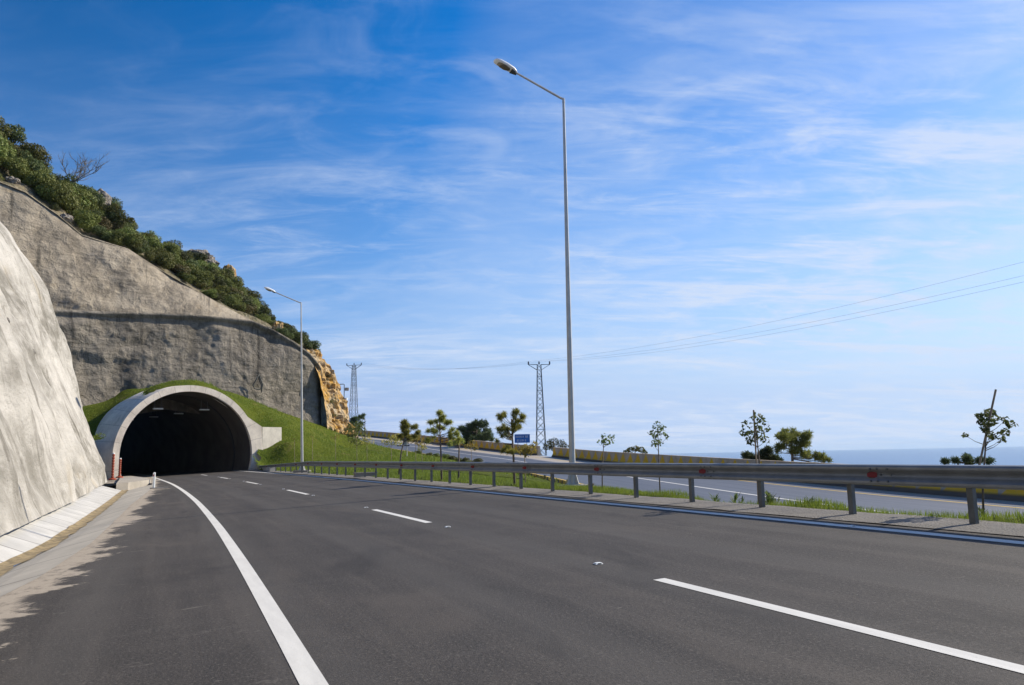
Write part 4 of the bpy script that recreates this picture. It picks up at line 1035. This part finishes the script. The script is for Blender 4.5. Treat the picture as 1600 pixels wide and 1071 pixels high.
# ------------------------------------------------------------------ street lamps
def street_lamp(base, top, label, arm_dir, arm_len=2.1):
    e = empty('street_lamp', base); tag(e, label, 'street lamp', 'street lamps behind the guardrail'); T = Vector(top - base)
    mb = MB(); n = 12; pts = [T * (k / n) for k in range(n + 1)]; mb.tube(pts, [.104 - .062 * k / n for k in range(n + 1)], 8); mb.mk('pole', MT['galv_pole'], e)
    mb = MB(); mb.box((0, 0, .015), (.42, .42, .03)); 
    for a in range(4):
        t = a * pi / 2 + pi / 4; mb.add([(cos(t) * .09 - sin(t) * .006, sin(t) * .09 + cos(t) * .006, .03), (cos(t) * .26 - sin(t) * .006, sin(t) * .26 + cos(t) * .006, .03), (cos(t) * .09 - sin(t) * .006, sin(t) * .09 + cos(t) * .006, .5),
                 (cos(t) * .09 + sin(t) * .006, sin(t) * .09 - cos(t) * .006, .03), (cos(t) * .26 + sin(t) * .006, sin(t) * .26 - cos(t) * .006, .03), (cos(t) * .09 + sin(t) * .006, sin(t) * .09 - cos(t) * .006, .5)], [(0, 1, 2), (5, 4, 3), (0, 3, 4, 1), (1, 4, 5, 2), (2, 5, 3, 0)])
    mb.mk('base_plate', MT['galv_pole'], e)
    mb = MB(); mb.box((0, 0, -.15), (1.0, 1.0, .30)); mb.mk('foundation', MT['slab'], e)
    d = Vector((arm_dir[0], arm_dir[1], 0)).normalized(); u = (d + Vector((0, 0, .40))).normalized(); A = T + u * arm_len
    mb = MB(); mb.tube([T + Vector((0, 0, -.12)), T + Vector((0, 0, .02)), T + u * .12, A], [.05, .05, .042, .036], 8); mb.mk('arm', MT['galv_pole'], e)
    # cobra head: tapered shell with a bowl below
    side = u.cross(Vector((0, 0, 1))).normalized(); up = side.cross(u); V = []; m = 16; L = .82
    prof_ = [(0, .035, .035), (.05, .10, .075), (.16, .16, .115), (.42, .185, .135), (.66, .18, .125), (.80, .15, .085), (.86, .06, .03)]
    for x, w, h in prof_:
        for k in range(m):
            t = 2 * pi * k / m; zc = sin(t) * h; zc = zc if zc > 0 else zc * .22
            V.append(A + u * (x - .05) + side * (cos(t) * w) + up * zc)
    fc = [(i * m + k, i * m + (k + 1) % m, (i + 1) * m + (k + 1) % m, (i + 1) * m + k) for i in range(len(prof_) - 1) for k in range(m)]
    fc += [tuple(range(m))[::-1], tuple((len(prof_) - 1) * m + k for k in range(m))]
    hd = mk('lamp_head', V, fc, MT['lamp_shell'], e, True)
    V = []; pr2 = [(.26, .02, .01), (.30, .10, .04), (.45, .135, .075), (.60, .125, .06), (.70, .08, .03), (.72, .02, .01)]
    for x, w, h in pr2:
        for k in range(9):
            t = pi + pi * k / 8; V.append(A + u * (x - .05) + side * (cos(t) * w) + up * (sin(t) * h - .034))
    mk('lens', V, grid(len(pr2), 9), MT['lens'], hd, True)
    mb = MB(); q_ = [A + u * (x - .05) + side * sgn * w - up * .03 for x, w, sgn in ((.0, .05, 1), (.22, .125, 1), (.22, .125, -1), (.0, .05, -1))]
    mb.add([p + up * .004 for p in q_] + [p - up * .03 for p in q_], [(0, 1, 2, 3), (7, 6, 5, 4)] + [(i, (i + 1) % 4, 4 + (i + 1) % 4, 4 + i) for i in range(4)]); mb.mk('gear_cover', MT['black'], hd)
    return e
b1 = depth_pt(895, 758, 25); t1 = depth_pt(880.5, 156, 25.0)
street_lamp(b1, t1, 'tall near street lamp with its arm reaching left over the road', (-.93, -.36), 1.86)
b2_ = depth_pt(472, 735, 56); t2 = depth_pt(470.5, 474, 56)
street_lamp(b2_, t2, 'farther street lamp standing on the grass right of the tunnel', (-.95, -.30), 2.0)

# ------------------------------------------------------------------ pylons and cables
def pylon(base, H, wb, wt, arm, rz, label, ins_up=True):
    e = empty('pylon', base); tag(e, label, 'pylon', 'lattice pylons beyond the barrier'); cr = lambda x, y: (x * cos(rz) - y * sin(rz), x * sin(rz) + y * cos(rz))
    lv = [0]; 
    while lv[-1] < H - .5: lv.append(lv[-1] + max(.55, .95 * (wb + (wt - wb) * lv[-1] / H)))
    lv[-1] = H
    W = lambda z: (wb + (wt - wb) * z / H) / 2
    cor = [(-1, -1), (1, -1), (1, 1), (-1, 1)]
    def pt(c, z): x, y = cr(c[0] * W(z), c[1] * W(z)); return (x, y, z)
    mb = MB()
    for c in cor: mb.tube([pt(c, 0), pt(c, H)], .055, 4)
    mb.mk('legs', MT['pylon'], e)
    mb = MB()
    for i in range(len(lv) - 1):
        for k in range(4):
            a, b = cor[k], cor[(k + 1) % 4]
            mb.tube([pt(a, lv[i]), pt(b, lv[i + 1])], .03, 4); mb.tube([pt(b, lv[i]), pt(a, lv[i + 1])], .03, 4)
            if i % 3 == 0: mb.tube([pt(a, lv[i]), pt(b, lv[i])], .03, 4)
    mb.mk('bracing', MT['pylon'], e)
    ends = []
    mb = MB(); za = H - .1
    for sg in (-1, 1):
        for y in (-.2, .2):
            a = cr(sg * arm, y * .3); b = cr(sg * W(H), y); mb.tube([(*a, za + .1), (*b, za + .1)], .045, 4); mb.tube([(*a, za + .08), (*b, za - .75)], .04, 4)
    mb.mk('cross_arm', MT['pylon'], e)
    for x in (-arm, 0, arm):
        a = cr(x, 0); mb = MB(); z0 = za + .1 if ins_up else za
        zs = [0, .06, .1, .16, .2, .26, .3, .36, .5]; sg = 1
        mb.tube([(a[0], a[1], z0 + z) for z in zs], [.06, .14, .07, .15, .07, .15, .07, .12, .05], 8); mb.mk('insulator', MT['insul'], e)
        ends.append(np.array(base) + np.array([a[0], a[1], z0 + .5]))
    return e, ends
YB = 118.0
pb1 = depth_pt(845.5, 712, YB); pt1 = depth_pt(840.5, 570, YB); pb1[0] = (pb1[0] + pt1[0]) / 2 + .1
py1, en1 = pylon(pb1, pt1[2] - pb1[2], 1.45, .55, 1.62, .08, 'nearer lattice pylon standing behind the gap in the barrier')
YB2 = 172.0
pb2 = depth_pt(554, 690, YB2); pt2 = depth_pt(553.2, 571, YB2); pb2[0] = pt2[0]
py2, en2 = pylon(pb2, pt2[2] - pb2[2], 1.9, .62, 1.7, -.2, 'farther lattice pylon rising behind the ochre cliff')
def cable(a, b, sag, label, group):
    og = (a + b) / 2; n = 40; mb = MB(); pts = []
    for k in range(n + 1):
        t = k / n; p = a * (1 - t) + b * t; p = p - np.array([0, 0, 4 * sag * t * (1 - t)]); pts.append(tuple(p - og))
    mb.tube(pts, .0085, 5); o = mb.mk('power_cable', MT['cable'], None, True); o.location = tuple(og); tag(o, label, 'cable', group)
far_end = [depth_pt(1990, yy, 42.0 + d) for yy, d in ((305, 2.2), (335, 0), (348, -2.0))]
for a, b in zip(en1, far_end): cable(a, b, 1.5, 'thin power cable sweeping up to the right from the nearer pylon', 'cables rising to the right')
for a, b in zip(en1, en2): cable(a, b, 1.3, 'thin power cable sagging between the two pylons', 'cables between the pylons')
# pole with a white box behind the cliff
p0 = depth_pt(537, 690, 120); tp = depth_pt(536, 601, 120); H = tp[2] - p0[2]; e = empty('utility_pole', p0); tag(e, 'grey utility pole with a white box and bent arm behind the ochre cliff', 'pole')
mb = MB(); mb.tube([(0, 0, 0), (0, 0, H), (-.15, 0, H + .05), (-1.1, 0, H + .02)], .07, 6); mb.mk('pole', MT['pylon'], e)
mb = MB(); mb.box((.05, -.12, H - 2.6), (.85, .5, 1.0)); mb.mk('box', MT['white'], e)
mb = MB(); mb.box((.42, -.05, H - .75), (.5, .4, .45), .5); mb.box((.2, 0, H - .75), (.4, .06, .06)); mb.mk('floodlight', MT['rock_grey'], e)

# ------------------------------------------------------------------ signs
p0 = depth_pt(816.5, 708, 92.0); e = empty('road_sign', p0); tag(e, 'blue road sign with two lines of white lettering above the barrier', 'sign')
zc = depth_pt(816.5, 685.5, 92.0)[2] - p0[2]; mb = MB(); mb.box((0, 0, zc), (1.79, .05, 1.0)); mb.mk('panel', MT['blue'], e)
mb = MB(); rl = random.Random(3)
for row, (z, xs_) in enumerate(((zc + .22, np.arange(-.70, .74, .16)), (zc - .22, np.arange(-.58, .52, .19)))):
    for i, x in enumerate(xs_):
        if row == 0 and i == 6: continue
        # each character is only a smudge of strokes at this distance
        mb.box((x - .03, -.03, z), (.028, .012, .22)); mb.box((x, -.03, z + rl.choice((-.07, 0, .07))), (.075, .012, .032))
        if rl.random() < .6: mb.box((x + .035, -.03, z), (.028, .012, .22))
mb.mk('lettering', MT['white'], e)
mb = MB()
for x in (-.52, .52): mb.tube([(x, .06, -.1), (x, .06, zc + .3)], .035, 6)
mb.mk('posts', MT['pylon'], e)
p0 = depth_pt(636, 709, 62); e = empty('road_sign', p0); tag(e, 'grey back of a road sign on one post among the young trees', 'sign')
mb = MB(); mb.tube([(0, 0, -.2), (0, 0, 1.35)], .035, 6); mb.mk('post', MT['galv_pole'], e)
mb = MB(); mb.box((-.12, .05, 1.0), (.42, .02, .62)); mb.mk('panel', MT['galv'], e)
mb = MB(); mb.box((-.3, 0, .62), (1.0, .06, .08)); mb.mk('bracket', MT['black'], e)

# ------------------------------------------------------------------ young trees in the median
def ground(x, Y): 
    p = depth_pt(x, 700, Y); return np.array([p[0], p[1], bank_z([p[0]], [p[1]])[0]])
def fit_y(x, Y):
    while True:
        p = depth_pt(x, 700, Y); s_, n_ = sn(p[0], p[1])
        if n_[0] > rn(s_[0]) + .7: return Y
        Y += .3
def young_pine(x, Y, pts, label, seed, lean_px=0, n=420, mat='pine', group='young pines in the median'):
    Y = fit_y(x, Y); g = ground(x, Y); cr = px_crown(g, pts, Y, .35 * Y / 30, seed); H = max(c[2] + c[3] for c in cr)
    w = depth_pt(x + lean_px, 700, Y)
    r_ = random.Random(seed); c3 = []
    for a, b, c, r in cr:
        for _ in range(3):
            d = Vector((r_.gauss(0, 1), r_.gauss(0, 1), r_.gauss(0, .8))).normalized() * r * .75; c3.append((a + d.x, b + d.y, c + d.z, r * r_.uniform(.45, .7)))
    cr = c3
    return limb_tree('pine_tree', g, label, 'tree', MT[mat], MT['bark'], seed, H, [(a, b, c, r * .78) for a, b, c, r in cr], int(n * .75), .011 * Y / 25, 0, .045, (w[0] - g[0], 0), group, 'needle', .86, 24, .115 * Y / 25)
young_pine(803, 22.5, [(800, 648, 10), (786, 657, 10), (813, 655, 9), (790, 668, 8), (808, 668, 9), (782, 675, 7), (814, 668, 6), (797, 678, 7), (788, 682, 5), (775, 690, 4), (790, 702, 7), (797, 706, 6)],
           'young pine with a round tufted crown left of the nearer pylon', 31, -3, 380)
young_pine(690, 31, [(686, 653, 9), (677, 662, 7), (699, 662, 7), (672, 672, 7), (706, 673, 6), (690, 668, 7), (682, 680, 7), (703, 684, 7), (712, 679, 6), (668, 690, 5), (715, 690, 5)],
           'young pine with a wide loose crown, middle of the three tufted pines', 32, -3, 330)
young_pine(622, 40, [(637, 662, 9), (630, 668, 6), (645, 668, 6), (634, 676, 6), (650, 680, 6), (627, 682, 5), (641, 684, 6)],
           'young pine with a small ball crown, left of the three tufted pines', 33, 14, 300)
young_pine(716, 33, [(716, 680, 5), (712, 690, 5), (722, 688, 4), (704, 694, 4)], 'little pine shoot right of the wide loose pine', 34, 2, 60)
def leafy(x, Y, pts, label, seed, mat, n, size, group, stake=None, lean_px=0, cat='tree', bark='bark', tr=.02):
    Y = fit_y(x, Y); g = ground(x, Y); cr = [(a, b, c, r * 1.25) for a, b, c, r in px_crown(g, pts, Y, .25, seed)]; H = max(c[2] + c[3] for c in cr); w = depth_pt(x + lean_px, 700, Y)
    e = limb_tree('young_tree', g, label, cat, MT[mat], MT[bark], seed, H, cr, n, size, 0, tr, (w[0] - g[0], 0), group, 'leaf', .85)
    if stake:
        (xa, ya), (xb, yb) = stake; a = depth_pt(xa, ya, Y - .1) - g; b = depth_pt(xb, yb, Y - .1) - g; mb = MB(); mb.tube([a + (a - b) * .05, b], .016, 6); mb.mk('stake', MT['stake'], e)
    return e
G_S = 'broadleaf saplings behind the guardrail'
leafy(938, 22, [(946, 686, 6), (938, 691, 5), (954, 683, 5), (950, 692, 5), (943, 680, 4), (957, 690, 4)], 'smallest broadleaf sapling, just right of the near street lamp', 41, 'sapling', 120, .085, G_S, None, 6)
leafy(1028, 20, [(1027, 670, 7), (1019, 680, 6), (1034, 678, 6), (1024, 690, 6), (1030, 692, 6), (1036, 668, 5), (1029, 662, 4), (1014, 677, 4), (1022, 697, 4), (1040, 684, 4)], 'bushier broadleaf sapling without a stake, second from the near street lamp', 42, 'sapling', 230, .08, G_S, None, 1)
leafy(1187, 15.5, [(1178, 655, 9), (1168, 664, 8), (1186, 664, 9), (1172, 680, 8), (1186, 678, 9), (1164, 676, 6), (1195, 672, 6), (1178, 690, 7), (1190, 688, 6), (1170, 690, 5)], 'dense round broadleaf sapling tied to a short stake in front of the sea', 43, 'sapling', 330, .075, G_S, ((1186, 800), (1177.5, 641)), -4)
leafy(1522, 12.3, [(1530, 650, 6), (1545, 646, 8), (1558, 643, 6), (1524, 660, 6), (1540, 660, 7), (1556, 658, 6), (1568, 664, 7), (1532, 680, 5), (1558, 676, 7), (1570, 675, 5), (1522, 680, 4), (1548, 672, 5), (1562, 686, 4), (1535, 668, 6), (1550, 660, 7), (1545, 682, 5), (1526, 670, 5), (1566, 652, 5), (1538, 652, 6), (1554, 690, 4)], 'sparse broadleaf sapling beside a long leaning stake, rightmost of all', 44, 'sapling', 640, .062, G_S, ((1513, 806), (1556, 609)), 24)
G_Y = 'thin yellowing saplings on the grass bank'
YS = [(558, 52, [(556, 668, 8), (548, 676, 7), (563, 674, 7), (552, 686, 6), (560, 690, 6)], 'small green tree with a yellow underside at the foot of the ochre cliff', 420, .13, 'shrub'),
      (574, 50, [(572, 684, 5), (578, 690, 5), (568, 690, 4)], 'thin yellowish sapling just right of the small tree by the cliff', 90, .11, 'yleaf'),
      (612, 47, [(612, 688, 6), (606, 694, 5), (618, 684, 6), (622, 692, 5), (601, 690, 4)], 'yellow green sapling left of the sign back', 200, .11, 'yleaf'),
      (650, 44, [(648, 684, 6), (656, 690, 6), (642, 688, 5), (660, 696, 4)], 'yellow green sapling right of the sign back', 180, .11, 'yleaf'),
      (660, 42, [(660, 698, 4), (656, 702, 3), (664, 700, 3)], 'tiny reddish sapling right of the sign back', 40, .10, 'yleaf'),
      (737, 34, [(737, 693, 5), (731, 698, 4), (742, 700, 4)], 'thin sapling alone in front of the upper road between the pines', 70, .09, 'yleaf'),
      (820, 26, [(822, 700, 5), (816, 704, 6), (829, 702, 6), (834, 694, 4), (824, 708, 6)], 'yellowing sapling below the blue sign', 170, .09, 'yleaf'),
      (461, 54, [(461, 684, 3), (459, 690, 3)], 'bare thin sapling left of the far street lamp', 14, .10, 'yleaf'),
      (489, 54, [(488, 682, 3), (491, 688, 3)], 'bare thin sapling first right of the far street lamp', 16, .10, 'yleaf'),
      (525, 54, [(524, 676, 4), (528, 682, 3), (521, 684, 3)], 'bare thin sapling midway between the far street lamp and the cliff foot', 40, .10, 'yleaf')]
for i, (x, Y, pts, lab, n, sz, mt) in enumerate(YS): leafy(x, Y, [(a, b, r * 1.25) for a, b, r in pts], lab, 60 + i, mt, int(n * 1.9), sz, G_Y, None, -1, 'tree', 'stake', .018)

# trees beyond the barrier
def far_tree(x, ybase, Y, pts, label, seed, n, size, mat='pine_far', kind='needle', tr=.12, per=14, nl=.35):
    Y *= 1.28; size *= 1.2; nl *= 1.2; tr *= 1.2
    g = depth_pt(x, ybase, Y); cr = px_crown(g, pts, Y, 1.0 * Y / 80, seed); H = max(c[2] + c[3] for c in cr)
    return limb_tree('tree', g, label, 'tree', MT[mat], MT['bark'], seed, H, cr, n, size, 0, tr, (0, 0), 'trees beyond the barrier', kind, .8, per, nl)
far_tree(745, 706, 88, [(745, 664, 9), (735, 668, 8), (756, 664, 8), (728, 676, 9), (745, 676, 10), (760, 674, 7), (732, 684, 8), (755, 684, 9), (722, 672, 6), (765, 680, 6), (742, 690, 8), (768, 686, 5), (727, 690, 6)],
         'spreading dark pine behind the far barrier between the young pines', 71, 900, .05)
far_tree(1240, 745, 40, [(1219, 684, 10), (1228, 678, 9), (1247, 678, 10), (1258, 682, 9), (1235, 690, 11), (1252, 694, 10), (1222, 698, 8), (1262, 694, 7), (1280, 714, 9), (1268, 712, 8), (1291, 718, 7), (1240, 704, 9), (1256, 710, 8), (1216, 706, 5), (1300, 721, 4)],
         'light green umbrella pine in front of the sea, right of the dense sapling', 72, 560, .030, 'pine_mid', 'needle', .09, 14, .22)
far_tree(1190, 748, 41, [(1165, 713, 6), (1173, 716, 6), (1195, 712, 9), (1207, 718, 8), (1186, 720, 7), (1216, 722, 6), (1200, 704, 5)], 'dark low pine at the foot of the umbrella pine', 73, 420, .04, 'pine_far', 'needle', .07, 14, .25)
far_tree(866, 716, 84, [(866, 690, 9), (858, 694, 8), (876, 693, 8), (854, 699, 7), (866, 700, 9), (880, 699, 6), (886, 698, 5)], 'dark rounded bush behind the barrier between pylon and lamp', 74, 1000, .20, 'shrub_dark', 'leaf', .1)
far_tree(993, 722, 62, [(985, 703, 6), (993, 701, 6), (1000, 703, 6), (1008, 707, 5), (979, 707, 5)], 'small round bush peeping over the barrier right of the near lamp', 75, 600, .17, 'shrub', 'leaf', .06)
far_tree(570, 690, 104, [(555, 657, 7), (562, 652, 5), (550, 664, 7), (566, 662, 5), (558, 668, 7), (569, 650, 3)], 'dark windswept pine at the foot of the farther pylon', 76, 240, .05, 'pine_far', 'needle', .08)
far_tree(1498, 735, 30, [(1482, 722, 4), (1490, 720, 4), (1508, 718, 5), (1516, 716, 5), (1524, 720, 5), (1513, 722, 6), (1545, 722, 4), (1550, 720, 3)], 'low dark bush barely showing above the guardrail at the right', 77, 260, .03, 'pine_far', 'needle', .04, 14, .16)
far_tree(663, 698, 112, [(655, 681, 4), (648, 682, 4), (661, 683, 4), (668, 686, 3)], 'dark low bush just above the far barrier left of the pines', 78, 420, .2, 'shrub_dark', 'leaf', .05)

# seedlings and low plants along the verge
def seedling(name, p, h, n, seed, mat, lab, group):
    rng = np.random.default_rng(seed); V = []; Fc = []
    for i in range(n):
        a = rng.uniform(0, 6.28); z = rng.uniform(.05, .75) * h; L = rng.uniform(.35, .6) * h; w = L * .2; el = rng.uniform(.5, 1.2)
        d = np.array([cos(a) * cos(el), sin(a) * cos(el), sin(el)]); s = np.array([-sin(a), cos(a), 0]); o_ = np.array([cos(a) * .02, sin(a) * .02, z * .7]); k = len(V)
        V += [o_, o_ + d * L * .5 + s * w / 2, o_ + d * L, o_ + d * L * .5 - s * w / 2]; Fc.append((k, k + 1, k + 2, k + 3))
    e = mk(name, V, Fc, MT[mat]); e.location = tuple(p); tag(e, lab, 'plant', group)
for i, (x, y) in enumerate(((1068, 772), (1108, 780), (1131, 782), (1146, 784), (1160, 786), (1176, 788), (1201, 790), (1209, 790), (1232, 790), (1244, 792), (1366, 800), (1512, 808), (962, 766))):
    Y = (1.10) * F / (y - (693.5 + .02 * (1600 - x))); p = depth_pt(x, y, Y); s_, n_ = sn(p[0], p[1]); p = rd(float(s_[0]), max(9.7, float(n_[0])) ); p[2] = bank_z([p[0]], [p[1]])[0] - .02
    seedling('seedling', p, [.22, .26, .34, .30, .36, .28, .36, .36, .26, .20, .14, .24, .12][i], 16 + (i * 5) % 12, 100 + i, 'sapling', 'small upright oleander seedling in the grass strip behind the guardrail', 'seedlings along the grass strip')
for i in range(26):
    s = b2_at_y(30 + i * 1.6); p = b2(s, 12.6 + .35 * rs.random(), .08); p[2] = bank_z([p[0]], [p[1]])[0] - .02
    seedling('hedge_plant', p, rs.uniform(.3, .5), 26, 150 + i, 'shrub' if i % 3 else 'yleaf', 'young hedge plant in the row beside the painted kerb', 'hedge plants beside the kerb')
for i in range(9):
    s = b2_at_y(74 + i * 2.8); p = b2(s, 12.9 + .6 * rs.random(), 0); p[2] = bank_z([p[0]], [p[1]])[0] - .1
    tag(put(SH[i % 4], 'shrub', p, rs.uniform(.35, .6), i), 'low dark shrub in the row between grass bank and upper road', 'shrub', 'low shrubs beside the upper road')
# concrete culvert block on the grass
p = ground(571, 41); mb = MB(); mb.box((0, 0, .10), (1.15, .3, .24), .45); mb.box((0, 0, .235), (1.22, .36, .05), .45)
o = mb.mk('culvert_block', MT['slab'], None); o.location = tuple(p); tag(o, 'low pale concrete culvert block lying in the grass behind the guardrail', 'block')

# loop of hose hanging on the lower sprayed wall
p = ray_b(405, 600, 8.4); r_ = .70; pts = [(-.05, 0, 1.0), (-.35, -.1, .35), (-.62, -.15, -.15), (-.45, -.15, -.5), (0, -.15, -.62), (.38, -.15, -.45), (.42, -.12, -.05), (.22, -.1, .4), (-.05, 0, 1.02), (.02, -.1, .5), (.30, -.15, -.1), (.32, -.1, -.9)]
mb = MB(); mb.tube([(x * TR[0] - y * TB[0], x * TR[1] - y * TB[1], z) for x, y, z in pts], .06, 6); o = mb.mk('hose', MT['black'], None, True); o.location = tuple(p)
tag(o, 'dark loop of hose hanging on the grey sprayed wall right of the tunnel mouth', 'hose')

# ------------------------------------------------------------------ sea haze
m = bpy.data.materials.new('sea_haze'); m.use_nodes = True; nt = m.node_tree; nt.nodes.clear()
out = nt.nodes.new('ShaderNodeOutputMaterial'); pv = nt.nodes.new('ShaderNodeVolumePrincipled')
pv.inputs['Color'].default_value = (.62, .80, 1.0, 1); pv.inputs['Density'].default_value = 4.2e-5; pv.inputs['Anisotropy'].default_value = .2
nt.links.new(pv.outputs[0], out.inputs['Volume'])
hw_, z0_, z1_ = 24000.0, -86.0, 62.0
hv_ = [(sx * hw_, sy * hw_, z) for z in (z0_, z1_) for sx, sy in ((-1, -1), (1, -1), (1, 1), (-1, 1))]
tag(mk('haze', hv_, [(3, 2, 1, 0), (4, 5, 6, 7), (0, 1, 5, 4), (1, 2, 6, 5), (2, 3, 7, 6), (3, 0, 4, 7)], m), 'thin pale sea haze', 'haze', None, 'stuff')
